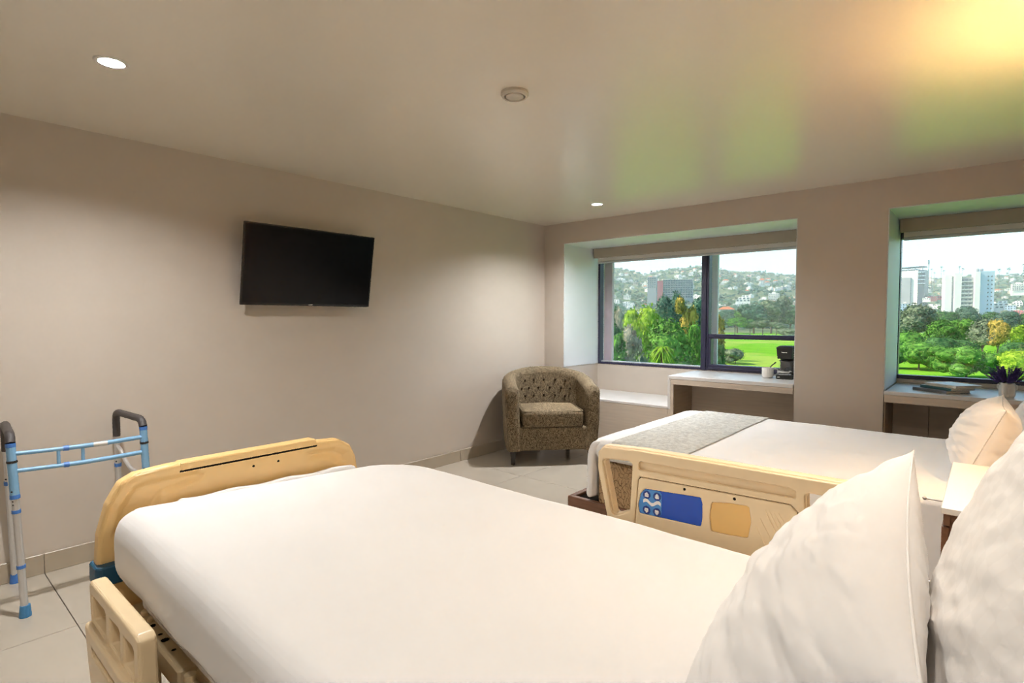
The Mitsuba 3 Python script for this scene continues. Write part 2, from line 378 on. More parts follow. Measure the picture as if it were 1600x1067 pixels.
# ---------------------------------------------------------------- built-in bench, desk and shelf in the window openings
DK, BN = 0.769, 0.489
LX0 = 1.393
b = thing('window_bench', 'low white topped bench built in under the left window, beside the armchair', 'bench')
obj(b + '__seat_top', cbox(W1A + 0.008, LX0 - 0.001, 0.026, SILL_Y - 0.002, BN - 0.03, BN, 0.002), 'laminate_white')
obj(b + '__edge_band', cbox(W1A + 0.008, LX0 - 0.001, -0.002, 0.026, BN - 0.022, BN, 0.002), 'laminate_white', label='white edge strip')
obj(b + '__front_panel', cbox(W1A + 0.008, LX0 - 0.001, 0.0, 0.02, 0.004, BN - 0.022, 0.0015), 'laminate_beige', label='beige front panel')
d = thing('window_desk', 'white topped desk built in under the left window, with the coffee maker on it', 'desk')
obj(d + '__desktop', cbox(LX0, W1B - 0.008, 0.026, SILL_Y - 0.002, DK - 0.03, DK, 0.002), 'laminate_white')
obj(d + '__edge_band', cat(cbox(LX0, W1B - 0.008, -0.002, 0.026, DK - 0.03, DK, 0.002), cbox(LX0, LX0 + 0.026, -0.002, 0.6, BN - 0.022, DK - 0.03, 0.002)), 'laminate_white', label='white edge strip running down to the bench')
obj(d + '__apron', cbox(LX0 + 0.026, W1B - 0.008, 0.0, 0.022, 0.692, DK - 0.03, 0.0015), 'laminate_beige', label='beige apron')
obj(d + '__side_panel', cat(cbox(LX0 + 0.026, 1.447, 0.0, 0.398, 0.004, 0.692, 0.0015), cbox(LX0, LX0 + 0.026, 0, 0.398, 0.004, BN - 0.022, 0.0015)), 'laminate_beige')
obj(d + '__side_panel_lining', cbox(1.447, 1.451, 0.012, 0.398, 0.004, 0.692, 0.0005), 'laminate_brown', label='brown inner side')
obj(d + '__back_panel', cbox(1.447, W1B - 0.008, 0.40, 0.418, 0.004, DK - 0.03, 0.0015), 'laminate_beige')
d = thing('window_shelf', 'white topped shelf built in under the right window, with books on it', 'shelf')
obj(d + '__desktop', cbox(W2A + 0.008, W2B - 0.008, 0.026, SILL_Y - 0.002, DK - 0.03, DK, 0.002), 'laminate_white')
obj(d + '__edge_band', cbox(W2A + 0.002, W2B - 0.008, -0.002, 0.026, DK - 0.026, DK, 0.002), 'laminate_white', label='white edge strip')
obj(d + '__apron', cbox(W2A + 0.004, W2B - 0.008, 0.0, 0.022, 0.69, DK - 0.026, 0.0015), 'laminate_beige', label='beige apron')
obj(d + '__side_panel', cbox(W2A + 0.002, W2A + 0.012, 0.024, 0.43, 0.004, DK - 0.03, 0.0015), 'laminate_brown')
for x0, x1 in ((W2A + 0.012, 3.235), (3.238, 3.60), (3.603, W2B - 0.008)):
    obj(d + '__back_panel', cbox(x0, x1, 0.43, 0.448, 0.004, DK - 0.03, 0.0025), 'laminate_beige')

# ---------------------------------------------------------------- coffee maker, mug with spoon
plastic('black_plastic', (0.018, 0.019, 0.018), 0.18)
plastic('black_matte', (0.02, 0.02, 0.021), 0.4)
plastic('silver_print', (0.6, 0.6, 0.58), 0.2)
mat('clear_glass', {'type': 'thindielectric', 'int_ior': 1.5})
diffuse('coffee_steel', (0.35, 0.35, 0.36))
plastic('ceramic_white', (0.75, 0.74, 0.71), 0.08)
c = thing('coffee_maker', 'black drip coffee maker with glass carafe at the right end of the desk', 'coffee maker')
cx, cy, z = 2.268, 0.415, DK
def crr(w, dpt, z0, z1, r=0.016, off=(0, 0), cc=0.004):
    return place(bevelled(rrect(-w / 2 + off[0], w / 2 + off[0], -dpt / 2 + off[1], dpt / 2 + off[1], r), z1 - z0, cc), (cx, cy, z0), (1, 0, 0), (0, 1, 0), (0, 0, 1))
obj(c + '__base', crr(0.13, 0.17, z, z + 0.035), 'black_plastic', smooth=40)
obj(c + '__tower', crr(0.12, 0.06, z + 0.03, z + 0.19, 0.012, (0, 0.055)), 'black_plastic', smooth=40)
obj(c + '__brew_head', spheres_hull([(cx + sx * w, cy + sy * dd, zz) for sx in (-1, 1) for sy, dd in ((-1, 0.075), (1, 0.078)) for w, zz in ((0.046, z + 0.178), (0.056, z + 0.262))], 0.008), 'black_plastic', smooth=40)
obj(c + '__lid', crr(0.112, 0.15, z + 0.268, z + 0.277), 'black_matte', smooth=40)
obj(c + '__badge', cbox(cx - 0.022, cx + 0.022, cy - 0.0865, cy - 0.0835, z + 0.222, z + 0.229, 0.0008), 'silver_print', label='small silver badge')
car = [(0.04, 0.038), (0.05, 0.05), (0.052, 0.075), (0.046, 0.115), (0.038, 0.135), (0.04, 0.148)]
obj(c + '__carafe', lathe([(r, z + h) for r, h in car], 32, (cx - 0.008, cy - 0.025, 0)), 'clear_glass', smooth=50, label='glass carafe')
obj(c + '__carafe__band', lathe([(0.053, z + 0.052), (0.0545, z + 0.06), (0.0535, z + 0.066)], 32, (cx - 0.008, cy - 0.025, 0)), 'silver_print', smooth=50)
obj(c + '__carafe__lid', lathe([(0.042, z + 0.148), (0.042, z + 0.156), (0.0, z + 0.16)], 32, (cx - 0.008, cy - 0.025, 0)), 'black_plastic', smooth=50)
obj(c + '__carafe__handle', tube(bend([(cx + 0.03, cy - 0.045, z + 0.15), (cx + 0.065, cy - 0.07, z + 0.15), (cx + 0.068, cy - 0.072, z + 0.06), (cx + 0.04, cy - 0.05, z + 0.055)], 0.02), 0.007), 'black_plastic', smooth=50)
obj(c + '__warming_plate', lathe([(0.052, z + 0.035), (0.05, z + 0.038), (0, z + 0.038)], 32, (cx - 0.008, cy - 0.025, 0)), 'coffee_steel', smooth=40)
obj(c + '__switch', cbox(cx - 0.05, cx - 0.03, cy - 0.088, cy - 0.084, z + 0.012, z + 0.02, 0.001), 'silver_print')
mg = thing('mug', 'white ceramic mug with a spoon in it, left of the coffee maker', 'mug')
mx, my = 2.128, 0.375
obj(mg + '__body', lathe([(0, z + 0.001), (0.036, z + 0.001), (0.043, z + 0.006), (0.046, z + 0.03), (0.0465, z + 0.088), (0.0455, z + 0.09), (0.0435, z + 0.088), (0.042, z + 0.03), (0.036, z + 0.008), (0, z + 0.007)], 40, (mx, my, 0)), 'ceramic_white', smooth=50)
obj(mg + '__handle', tube(bend([(mx + 0.038, my + 0.025, z + 0.075), (mx + 0.068, my + 0.045, z + 0.078), (mx + 0.07, my + 0.047, z + 0.03), (mx + 0.036, my + 0.024, z + 0.024)], 0.03), 0.0055, 10), 'ceramic_white', smooth=60)
sp = thing('spoon', 'dark spoon standing in the white mug on the desk', 'spoon')
obj(sp + '__handle', tube([(mx + 0.012, my, z + 0.03), (mx + 0.02, my, z + 0.09), (mx + 0.03, my, z + 0.105), (mx + 0.062, my + 0.012, z + 0.137)], [0.003, 0.003, 0.0042, 0.005], 10), 'black_matte', smooth=60)
obj(sp + '__bowl', ball((mx + 0.01, my, z + 0.02), 0.014, 2, (0.75, 0.35, 1)), 'black_matte', smooth=True)

# ---------------------------------------------------------------- books and vase on the right shelf
plastic('book_grey', (0.20, 0.22, 0.26), 0.3)
plastic('book_teal', (0.07, 0.20, 0.24), 0.3)
plastic('book_white', (0.80, 0.79, 0.76), 0.25)
diffuse('paper', proc(lambda p, n, uv: mi.Color3f(0.66, 0.60, 0.50) * (0.8 + 0.3 * noise(0, 0, p.z * 1500))))
def book(label, cx, cy, z0, w, dpt, h, ang, cover, spine):
    """w along the spine; the spine faces local -y."""
    k = thing('book', label, 'book', None)
    a = math.radians(ang)
    ex, ey = (math.cos(a), math.sin(a), 0), (-math.sin(a), math.cos(a), 0)
    P = lambda m: place(m, (cx, cy, z0), ex, ey, (0, 0, 1))
    t = 0.0025
    obj(k + '__cover', P(cat(cbox(-w / 2, w / 2, -dpt / 2, dpt / 2, 0, t, 0.0006), cbox(-w / 2, w / 2, -dpt / 2, dpt / 2, h - t, h, 0.0006))), cover)
    obj(k + '__spine', P(cbox(-w / 2, w / 2, -dpt / 2 - 0.002, -dpt / 2 + 0.001, 0.0003, h - 0.0003, 0.0006)), spine)
    obj(k + '__pages', P(cbox(-w / 2 + 0.004, w / 2 - 0.004, -dpt / 2 + 0.002, dpt / 2 - 0.004, t, h - t, 0.0005)), 'paper')
    return k
book('grey book at the bottom of the stack on the shelf', 3.312, 0.235, DK + 0.0005, 0.25, 0.20, 0.020, -38, 'book_grey', 'book_grey')
book('teal book in the middle of the stack on the shelf', 3.345, 0.245, DK + 0.021, 0.235, 0.19, 0.018, -40, 'book_white', 'book_teal')
book('large white book on top of the stack on the shelf', 3.375, 0.25, DK + 0.0395, 0.235, 0.20, 0.018, -41, 'book_white', 'book_white')
v = thing('vase', 'small square white vase holding lavender on the right shelf', 'vase')
vx, vy = 3.652, 0.15
prof = []
for zz, r in ((0.0, 0.03), (0.012, 0.036), (0.055, 0.038), (0.085, 0.036), (0.094, 0.033)):
    prof.append((zz, r))
rings = []
for zz, r in prof + [(0.094, 0.029), (0.03, 0.03)]:
    a = np.linspace(0, 2 * np.pi, 40, endpoint=False)
    s = (np.abs(np.cos(a)) ** 5 + np.abs(np.sin(a)) ** 5) ** (-1 / 5)
    rings.append(np.column_stack([vx + r * s * np.cos(a + 0.3), vy + r * s * np.sin(a + 0.3), np.full(40, DK + zz)]))
V = np.vstack(rings + [[[vx, vy, DK]], [[vx, vy, DK + 0.03]]]); n = 40
F = []
for k in range(len(rings) - 1):
    for i in range(n):
        F += [[k * n + i, k * n + (i + 1) % n, (k + 1) * n + (i + 1) % n], [k * n + i, (k + 1) * n + (i + 1) % n, (k + 1) * n + i]]
for i in range(n):
    F += [[len(V) - 2, (i + 1) % n, i], [len(V) - 1, (len(rings) - 1) * n + i, (len(rings) - 1) * n + (i + 1) % n]]
obj(v + '__body', trimesh.Trimesh(V, F, process=False), 'ceramic_white', smooth=50)
for s in (-1, 1):
    obj(v + '__handle', tube(bend([(vx + s * 0.036, vy - s * 0.01, DK + 0.085), (vx + s * 0.047, vy - s * 0.012, DK + 0.08), (vx + s * 0.047, vy - s * 0.012, DK + 0.055), (vx + s * 0.038, vy - s * 0.01, DK + 0.05)], 0.01), 0.003, 8), 'ceramic_white', smooth=60)
diffuse('lavender_bloom', proc(lambda p, n, uv: mix((0.03, 0.022, 0.09), (0.12, 0.085, 0.30), fbm(p.x * 160, p.y * 160, p.z * 160))))
diffuse('lavender_stem', (0.02, 0.03, 0.025))
lv = thing('lavender_bunch', 'bunch of dark purple lavender in the white vase', 'flowers')
r2 = np.random.default_rng(3)
for k in range(70):
    a, tilt = r2.uniform(0, 2 * np.pi), r2.uniform(0.05, 0.85) 
    L = r2.uniform(0.115, 0.15)
    base = np.array([vx + 0.012 * math.cos(a), vy + 0.012 * math.sin(a), DK + 0.06])
    dirv = np.array([math.cos(a) * math.sin(tilt), math.sin(a) * math.sin(tilt), math.cos(tilt)])
    pts = [base + dirv * L * s + np.array([math.cos(a), math.sin(a), 0]) * 0.02 * tilt * s * s for s in np.linspace(0, 1, 7)]
    obj(lv + '__stem', tube(pts[:5], 0.0011, 5), 'lavender_stem')
    tip = []
    for s in np.linspace(0.45, 1.0, 9):
        p = base + dirv * L * s + np.array([math.cos(a), math.sin(a), 0]) * 0.02 * tilt * s * s
        for q in range(3):
            b2 = 2.1 * q + s * 40
            tip.append(ball(p + 0.0035 * np.array([math.cos(b2), math.sin(b2), 0]), 0.0048 * (1.15 - 0.5 * s), 0))
    obj(lv + '__bloom', cat(tip), 'lavender_bloom')
# ---------------------------------------------------------------- tub armchair
def tweed(p, n, uv):
    t = noise(p.x * 250, p.y * 250, p.z * 100)
    u = fbm(p.x * 130, p.y * 130, p.z * 50, 3)
    w = fbm(p.x * 9, p.y * 9, p.z * 9, 2)
    c = mix((0.05, 0.033, 0.016), (0.25, 0.20, 0.13), smoothstep(0.2, 0.85, 0.5 * t + 0.5 * u))
    return c * (0.82 + 0.36 * w)
mat('tweed', {'type': 'bumpmap', 'scale': 1.0, 'nested': {'type': 'proc', **{k: v for k, v in proc(lambda p, n, uv: 0.0012 * noise(p.x * 300, p.y * 300, p.z * 120)).items() if k != 'type'}},
              'bsdf': two({'type': 'principled', 'base_color': proc(tweed), 'roughness': 0.85, 'sheen': 0.6, 'specular': 0.2})})
diffuse('button_cloth', (0.035, 0.024, 0.014))
plastic('leg_wood', (0.012, 0.009, 0.008), 0.15)
ang = math.radians(6.0)
Fh = np.array([FWD[0], FWD[1], 0]) / np.linalg.norm(FWD[:2]); Rh = np.array([RGT[0], RGT[1], 0])
CX = math.cos(ang) * Rh + math.sin(ang) * Fh           # chair's right as seen from the front
CYa = -math.sin(ang) * Rh + math.cos(ang) * Fh         # towards the back
CO = np.array([0.715, -0.80, 0.0])
W_ = lambda m: place(m, CO, CX, CYa, (0, 0, 1))
ch = thing('armchair', 'brown tweed tub armchair with button back in the corner by the window', 'armchair')
# centre line of the shell in plan
HWI, TH = 0.335, 0.125
path = [(-HWI, 0.03 + s) for s in np.linspace(0, 0.27, 10)]
a = np.linspace(np.pi, 0, 41)[1:-1]
path += [(HWI * math.cos(t), 0.30 + 0.325 * math.sin(t)) for t in a]
path += [(HWI, 0.30 - s) for s in np.linspace(0, 0.27, 10)]
path = np.array(path)
tan = np.gradient(path, axis=0); tan /= np.linalg.norm(tan, axis=1, keepdims=True)
nor = np.column_stack([-tan[:, 1], tan[:, 0]])         # outwards
s_ = np.concatenate([[0], np.cumsum(np.linalg.norm(np.diff(path, axis=0), axis=1))]); s_ /= s_[-1]
ztop = 0.695 + 0.115 * np.sin(np.pi * s_) ** 1.3
end = np.minimum(s_, 1 - s_) * 1.9
ncs = 44
def section(zt, tk):
    """A closed section across the shell: (outwards, up)."""
    out = []
    z0, r = 0.13, tk / 2
    for z_ in np.linspace(z0, zt - r, 14):
        out.append((r, z_))
    for t in np.linspace(0, np.pi, 12)[1:-1]:
        out.append((r * math.cos(t), zt - r + r * math.sin(t)))
    for z_ in np.linspace(zt - r, z0, 14):
        out.append((-r, z_))
    out += [(-r * 0.3, z0), (r * 0.3, z0)]
    return np.array(out)
ringsv = []
K = len(path)
offs = np.linspace(0, 1, 6)
seq = [(0, -f) for f in (0.055, 0.05, 0.04, 0.025, 0.01)] + [(k, 0) for k in range(K)] + [(K - 1, f) for f in (0.01, 0.025, 0.04, 0.05, 0.055)]
for k, ext in seq:
    e = abs(ext) / 0.055
    shrink = math.sqrt(max(1 - e * e, 0.0)) * 0.55 + 0.45 if ext else 1.0
    zt = ztop[k] - (0.05 * e ** 2)
    sec = section(zt, TH)
    o, zz = sec[:, 0] * shrink, sec[:, 1].copy()
    f = (zz - 0.13) / (zt - 0.13)
    flare = 0.022 * np.sin(np.clip(f, 0, 1) * np.pi * 0.62)        # the shell leans out towards the top
    base = path[k] + tan[k] * ext
    xy = base[None] + nor[k][None] * (o + flare)[:, None]
    ringsv.append(np.column_stack([xy, zz]))
M = len(ringsv[0])
V = np.vstack(ringsv)
i = np.arange(len(ringsv) * M).reshape(len(ringsv), M)
q = np.stack([i[:-1], np.roll(i, -1, 1)[:-1], np.roll(i, -1, 1)[1:], i[1:]], -1).reshape(-1, 4)
F = [q[:, [0, 1, 2]], q[:, [0, 2, 3]]]
for e, fl in ((0, False), (len(ringsv) - 1, True)):
    V = np.vstack([V, V[i[e]].mean(0)[None]])
    f = np.stack([np.full(M, len(V) - 1), np.roll(i[e], -1), i[e]], -1)
    F.append(f[:, ::-1] if fl else f)
shell = trimesh.Trimesh(V, np.vstack(F), process=False)
nv = meshkit.fbm(shell.vertices * 7, 2, 5) - 0.5
shell.vertices += shell.vertex_normals * (nv * 0.010)[:, None]
trimesh.repair.fix_normals(shell)
obj(ch + '__shell', W_(shell), 'tweed', smooth=50)
obj(ch + '__seat_base', W_(rbox(-HWI + 0.03, HWI - 0.03, -0.012, 0.55, 0.132, 0.335, 0.02, (16, 12, 8))), 'tweed', smooth=50)
cu = rbox(-0.268, 0.268, -0.02, 0.47, 0.337, 0.475, 0.035, (40, 36, 10))
dx, dy = np.clip(np.abs(cu.vertices[:, 0]) / 0.268, 0, 1), np.clip(np.abs(cu.vertices[:, 1] - 0.22) / 0.25, 0, 1)
top = cu.vertices[:, 2] > 0.4
cu.vertices[:, 2] += np.where(top, 0.028 * (1 - dx ** 2) * (1 - dy ** 2) + 0.006 * (meshkit.fbm(cu.vertices * 12, 3) - 0.5), 0)
cu.vertices[:, 1] -= np.where(cu.vertices[:, 1] < 0, 0.012 * (1 - dx ** 2), 0)
obj(ch + '__seat_cushion', W_(cu), 'tweed', smooth=50)
for zc in (0.3415, 0.4715):
    pts = [(-0.262, 0.45, zc), (-0.266, -0.006, zc), (0.266, -0.006, zc), (0.262, 0.45, zc)]
    p = bend(pts, 0.035)
    p[:, 1] -= np.where(p[:, 1] < 0.02, 0.016 * (1 - np.clip(np.abs(p[:, 0]) / 0.268, 0, 1) ** 2), 0)
    obj(ch + '__seat_cushion__piping', W_(tube(p, 0.0045, 8)), 'tweed', smooth=60)
for zc, angs in ((0.685, (128, 108, 88, 66, 45)), (0.61, (138, 118, 98, 76, 54, 33)), (0.535, (128, 108, 88, 66, 45))):
    for aa in angs:
        t = math.radians(aa)
        f = (zc - 0.13) / 0.66
        fl = 0.022 * math.sin(min(f, 1) * math.pi * 0.62)
        rr = HWI - TH / 2 + fl - 0.003
        c_ = (rr * math.cos(t), 0.30 + (0.325 - TH / 2 + fl - 0.003) * math.sin(t), zc)
        obj(ch + '__button', W_(ball(c_, 0.010, 2)), 'button_cloth', smooth=True, label='dark covered button')
for sx in (-1, 1):
    for yy in (0.05, 0.53):
        x = sx * (0.345 if yy < 0.3 else 0.24)
        leg = spheres_hull([(x + a * 0.02, yy + b * 0.02, 0.128) for a in (-1, 1) for b in (-1, 1)] + [(x + a * 0.0125, yy + b * 0.0125, 0.004) for a in (-1, 1) for b in (-1, 1)], 0.004)
        obj(ch + '__leg', W_(leg), 'leg_wood', smooth=40, label='black tapered wooden leg')

# ---------------------------------------------------------------- television
plastic('tv_bezel', (0.006, 0.006, 0.007), 0.12)
plastic('tv_screen_glass', (0.0025, 0.003, 0.0045), 0.04, 1.28)
tv = thing('television', 'black flat television on the greige wall, tilted down', 'television')
y0, y1 = -3.158, -2.232
ez = np.array([0.145 - 0.06, 0, 1.868 - 1.365]); hh = np.linalg.norm(ez); ez /= hh
en = np.cross([0, 1, 0], ez)                            # out of the screen, into the room
if en[0] < 0:
    en = -en
TP = lambda m: place(m, (0.06, y0, 1.365), (0, 1, 0), ez, en)
w = y1 - y0
obj(tv + '__casing', TP(cat(bevelled(rrect(0, w, 0, hh, 0.006), 0.012, 0.003), place(bevelled(rrect(0.14, w - 0.14, 0.05, hh - 0.14, 0.02), 0.03, 0.008), (0, 0, -0.029), (1, 0, 0), (0, 1, 0), (0, 0, 1)))), 'tv_bezel', smooth=40)
obj(tv + '__bezel', TP(place(bevelled(rrect(0, w, 0, hh, 0.006).difference(box2 := rrect(0.009, w - 0.009, 0.016, hh - 0.009, 0.003)), 0.003, 0.0008), (0, 0, 0.0121), (1, 0, 0), (0, 1, 0), (0, 0, 1))), 'tv_bezel', smooth=40)
obj(tv + '__screen', TP(cbox(0.0092, w - 0.0092, 0.0162, hh - 0.0092, 0.0121, 0.0132, 0.0003)), 'tv_screen_glass')
obj(tv + '__logo', TP(cbox(w / 2 - 0.014, w / 2 + 0.014, 0.0055, 0.0105, 0.0151, 0.0156, 0.0002)), 'silver_print', label='tiny pale logo below the screen')
obj(tv + '__wall_bracket', cat(cbox(0.0, 0.02, y0 + 0.3, y1 - 0.3, 1.50, 1.75, 0.002), cyl((0.015, y0 + 0.4, 1.70), (0.10, y0 + 0.4, 1.70), 0.01), cyl((0.015, y1 - 0.4, 1.70), (0.10, y1 - 0.4, 1.70), 0.01)), 'black_matte')

# ---------------------------------------------------------------- walking frame
plastic('walker_blue', (0.20, 0.40, 0.62), 0.16)
plastic('walker_collar', (0.06, 0.19, 0.55), 0.2)
mat('walker_alu', two({'type': 'principled', 'base_color': rgb(0.62, 0.62, 0.63), 'metallic': 0.7, 'roughness': 0.35}))
plastic('walker_grip', (0.055, 0.048, 0.05), 0.35)
plastic('rubber_blue', (0.06, 0.25, 0.52), 0.35)
wk = thing('walking_frame', 'blue and aluminium walking frame standing by the wall behind the near bed', 'walker')
YL, YR = -4.262, -3.782
def lerp(a, b, t):
    return np.asarray(a) * (1 - t) + np.asarray(b) * t
for yT, yB, yR in ((YL - 0.008, -4.243, -4.246), (YR - 0.006, -3.765, -3.812)):
    ft, fb, bt, bb = np.array([0.45, yT, 0.79]), np.array([0.464, yB, 0.0]), np.array([0.085, yR, 0.79]), np.array([0.025, yR + 0.022, 0.0])
    at = lambda a, b, z: lerp(b, a, z / 0.79)
    P = bend([at(ft, fb, 0.50), at(ft, fb, 0.775) + [0, 0, 0.012], at(bt, bb, 0.775) + [0, 0, 0.012], at(bt, bb, 0.50)], 0.05, 10)
    # grip over the top bend
    zc = P[:, 2]; k0 = np.argmax(zc > 0.74)
    front_low = at(ft, fb, 0.50)
    g0 = at(ft, fb, 0.752)
    G = [at(ft, fb, 0.752)] + [p for p in P if p[2] > 0.765 or (p[0] < 0.25 and p[2] > 0.66)] + [at(bt, bb, 0.655)]
    obj(wk + '__handgrip', tube(G, 0.0172, 16), 'walker_grip', smooth=50, label='dark foam hand grip')
    obj(wk + '__front_tube', tube([at(ft, fb, 0.53), at(ft, fb, 0.735)], 0.0165), 'walker_blue', smooth=50, label='pale blue sleeve')
    obj(wk + '__front_tube__collar', tube([at(ft, fb, 0.736), at(ft, fb, 0.7515)], 0.0175), 'walker_collar', smooth=50)
    obj(wk + '__front_tube__collar', tube([at(ft, fb, 0.668), at(ft, fb, 0.678)], 0.0185), 'black_matte', smooth=50)
    obj(wk + '__front_tube__collar', tube([at(ft, fb, 0.515), at(ft, fb, 0.532)], 0.0178), 'walker_collar', smooth=50)
    obj(wk + '__front_tube__button', ball(at(ft, fb, 0.548) + [0.012, -0.010, 0], 0.004), 'black_matte')
    obj(wk + '__front_leg', tube([at(ft, fb, 0.03), at(ft, fb, 0.53)], 0.0135), 'walker_alu', smooth=50)
    obj(wk + '__front_leg__collar', tube([at(ft, fb, 0.452), at(ft, fb, 0.466)], 0.0158), 'walker_collar', smooth=50)
    obj(wk + '__front_leg__collar', tube([at(ft, fb, 0.212), at(ft, fb, 0.226)], 0.0158), 'walker_collar', smooth=50)
    for zz in (0.505, 0.49):
        obj(wk + '__front_leg__hole', ball(at(ft, fb, zz) + [0.0085, -0.0085, 0], 0.0035), 'black_matte')
    obj(wk + '__rubber_foot', lathe([(0, 0), (0.021, 0), (0.0215, 0.006), (0.0175, 0.05), (0.0, 0.05)], 24, (fb[0], fb[1], 0)), 'rubber_blue', smooth=40, label='blue rubber foot')
    obj(wk + '__rear_tube', tube([at(bt, bb, 0.03), at(bt, bb, 0.66)], 0.0135), 'walker_alu', smooth=50)
    obj(wk + '__rear_tube__collar', tube([at(bt, bb, 0.49), at(bt, bb, 0.508)], 0.0165), 'walker_collar', smooth=50)
    obj(wk + '__rear_tube__button', ball(at(bt, bb, 0.52) + [0.01, -0.009, 0], 0.004), 'black_matte')
    obj(wk + '__rubber_foot', lathe([(0, 0), (0.02, 0), (0.02, 0.006), (0.0165, 0.045), (0, 0.045)], 24, (bb[0], bb[1], 0)), 'walker_collar', smooth=40)
    cz = bend([at(bt, bb, 0.60), at(bt, bb, 0.60) + [0.05, 0, -0.005], lerp(at(bt, bb, 0.51), at(ft, fb, 0.51), 0.4), at(ft, fb, 0.50)], 0.12, 10)
    obj(wk + '__side_brace', tube(cz, 0.0095, 12), 'walker_alu', smooth=50, label='curved aluminium side brace')
for zz, nm in ((0.706, 'a'), (0.632, 'b')):
    at2 = lambda t: lerp((0.452, YL, zz), (0.452, YR, zz - 0.004), t) + np.array([-0.02 * math.sin(math.pi * t) * 0 + 0.012 * math.sin(math.pi * t), 0, -0.004 * math.sin(math.pi * t)])
    obj(wk + '__cross_bar', tube([at2(t) for t in np.linspace(0.0, 0.36, 9)], 0.0088), 'walker_blue', smooth=50)
    obj(wk + '__cross_bar', tube([at2(t) for t in np.linspace(0.36, 1, 12)], 0.0102), 'walker_blue', smooth=50)
    obj(wk + '__cross_bar_collar', tube([at2(0.345), at2(0.385)], 0.0118), 'walker_collar', smooth=50)
obj(wk + '__label_strip', tube([lerp((0.464, YL, 0.701), (0.464, YR, 0.698), t) for t in (0.57, 0.68)], 0.0106), 'silver_print', smooth=50, label='pale sticker on the upper bar')
for t in (0.31, 0.49):
    p = lerp((0.4615, YL, 0.0), (0.4615, YR, 0.0), t)
    obj(wk + '__link', cyl(p + [0, 0, 0.632], p + [0, 0, 0.70], 0.0068), 'walker_blue', smooth=50)
# ---------------------------------------------------------------- hospital bed
plastic('cream_plastic', proc(lambda p, n, uv: mi.Color3f(0.80, 0.63, 0.40) * (0.975 + 0.04 * fbm(p.x * 5, p.y * 5, p.z * 5))), 0.16)
plastic('cream_plastic_lamp_tint', proc(lambda p, n, uv: mi.Color3f(0.80, 0.54, 0.235) * (0.93 + 0.1 * fbm(p.x * 4, p.y * 4, p.z * 4))), 0.16)  # same cream plastic, the warm room light on the footboard put into its colour
plastic('cream_plastic_deep', (0.80, 0.50, 0.17), 0.18)
plastic('cream_metal', (0.66, 0.53, 0.33), 0.25)
plastic('navy_bumper', (0.004, 0.07, 0.14), 0.3)
plastic('membrane_blue', (0.004, 0.065, 0.46), 0.16)
plastic('membrane_light_blue', (0.06, 0.25, 0.60), 0.16)
plastic('button_blue', (0.005, 0.03, 0.22), 0.2)
plastic('print_white', (0.80, 0.80, 0.80), 0.2)
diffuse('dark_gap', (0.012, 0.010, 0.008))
def linen(p, n, uv):
    return mi.Color3f(0.58, 0.572, 0.566) * (0.975 + 0.03 * fbm(p.x * 8, p.y * 8, p.z * 8))
mat('white_cotton', two({'type': 'principled', 'base_color': proc(linen), 'roughness': 0.75, 'sheen': 0.25, 'specular': 0.25}))  # cotton darkened evenly to offset the strong lamps over the near bed
mat('white_cotton_daylit', two({'type': 'principled', 'base_color': rgb(0.78, 0.785, 0.80), 'roughness': 0.75, 'sheen': 0.25, 'specular': 0.25}))  # brighter, bluer copy of the cotton: daylight on this bed put into the colour
def stripes(p, n, uv):
    a = smoothstep(0.44, 0.5, dr.abs(uv.x / 0.05 - dr.floor(uv.x / 0.05) - 0.5) * 2 * 0.5 + 0.25)
    b = smoothstep(0.44, 0.5, dr.abs(uv.y / 0.05 - dr.floor(uv.y / 0.05) - 0.5) * 2 * 0.5 + 0.25)
    k = dr.abs(a - b)
    return mi.Color3f(0.65, 0.635, 0.62) * (0.965 + 0.035 * k)
mat('damask_cotton', two({'type': 'principled', 'base_color': proc(stripes), 'roughness': 0.55, 'sheen': 0.3, 'specular': 0.35}))

FBX = 1.485
bed = thing('hospital_bed', 'cream plastic hospital bed with blue control panel on its far rail', 'bed')
foot = [(-4.195, 0.50), (-4.188, 0.60), (-4.163, 0.692), (-4.128, 0.755), (-4.085, 0.776), (-3.99, 0.784), (-3.50, 0.778), (-3.35, 0.768), (-3.295, 0.735), (-3.268, 0.68), (-3.255, 0.60), (-3.25, 0.48), (-3.25, 0.16), (-4.195, 0.16)]
fp = Polygon(foot).buffer(-0.03, join_style=1).buffer(0.03, quad_segs=8)
PL = lambda m, x: place(m, (x, 0, 0), (0, 1, 0), (0, 0, 1), (1, 0, 0))
scoops = [Polygon([(-4.165, 0.58), (-4.14, 0.68), (-4.10, 0.742), (-4.05, 0.757), (-3.90, 0.757), (-3.87, 0.74), (-3.88, 0.71), (-4.00, 0.68), (-4.06, 0.58)]).buffer(-0.012).buffer(0.012, quad_segs=6),
          Polygon([(-3.51, 0.750), (-3.36, 0.745), (-3.30, 0.71), (-3.29, 0.64), (-3.36, 0.65), (-3.40, 0.685), (-3.48, 0.70)]).buffer(-0.012).buffer(0.012, quad_segs=6)]
fb_ = PL(bevelled(fp, 0.055, 0.014, 6), FBX - 0.055).subdivide_to_size(0.015)
fv = fb_.vertices.copy()
front = fv[:, 0] > FBX - 1e-4
fpts = shapely.points(fv[front, 1], fv[front, 2])
for s in scoops:
    shapely.prepare(s)
    dist = np.where(shapely.contains(s, fpts), shapely.distance(s.boundary, fpts), 0)
    fv[front, 0] -= 0.015 * np.sin(np.minimum(1.0, dist / 0.030) * np.pi / 2) ** 2
fb_.vertices = fv
strip = rrect(-3.955, -3.455, 0.735, 0.79, 0.012)
obj(bed + '__footboard', fb_, 'cream_plastic_lamp_tint', smooth=True, label='cream moulded footboard')
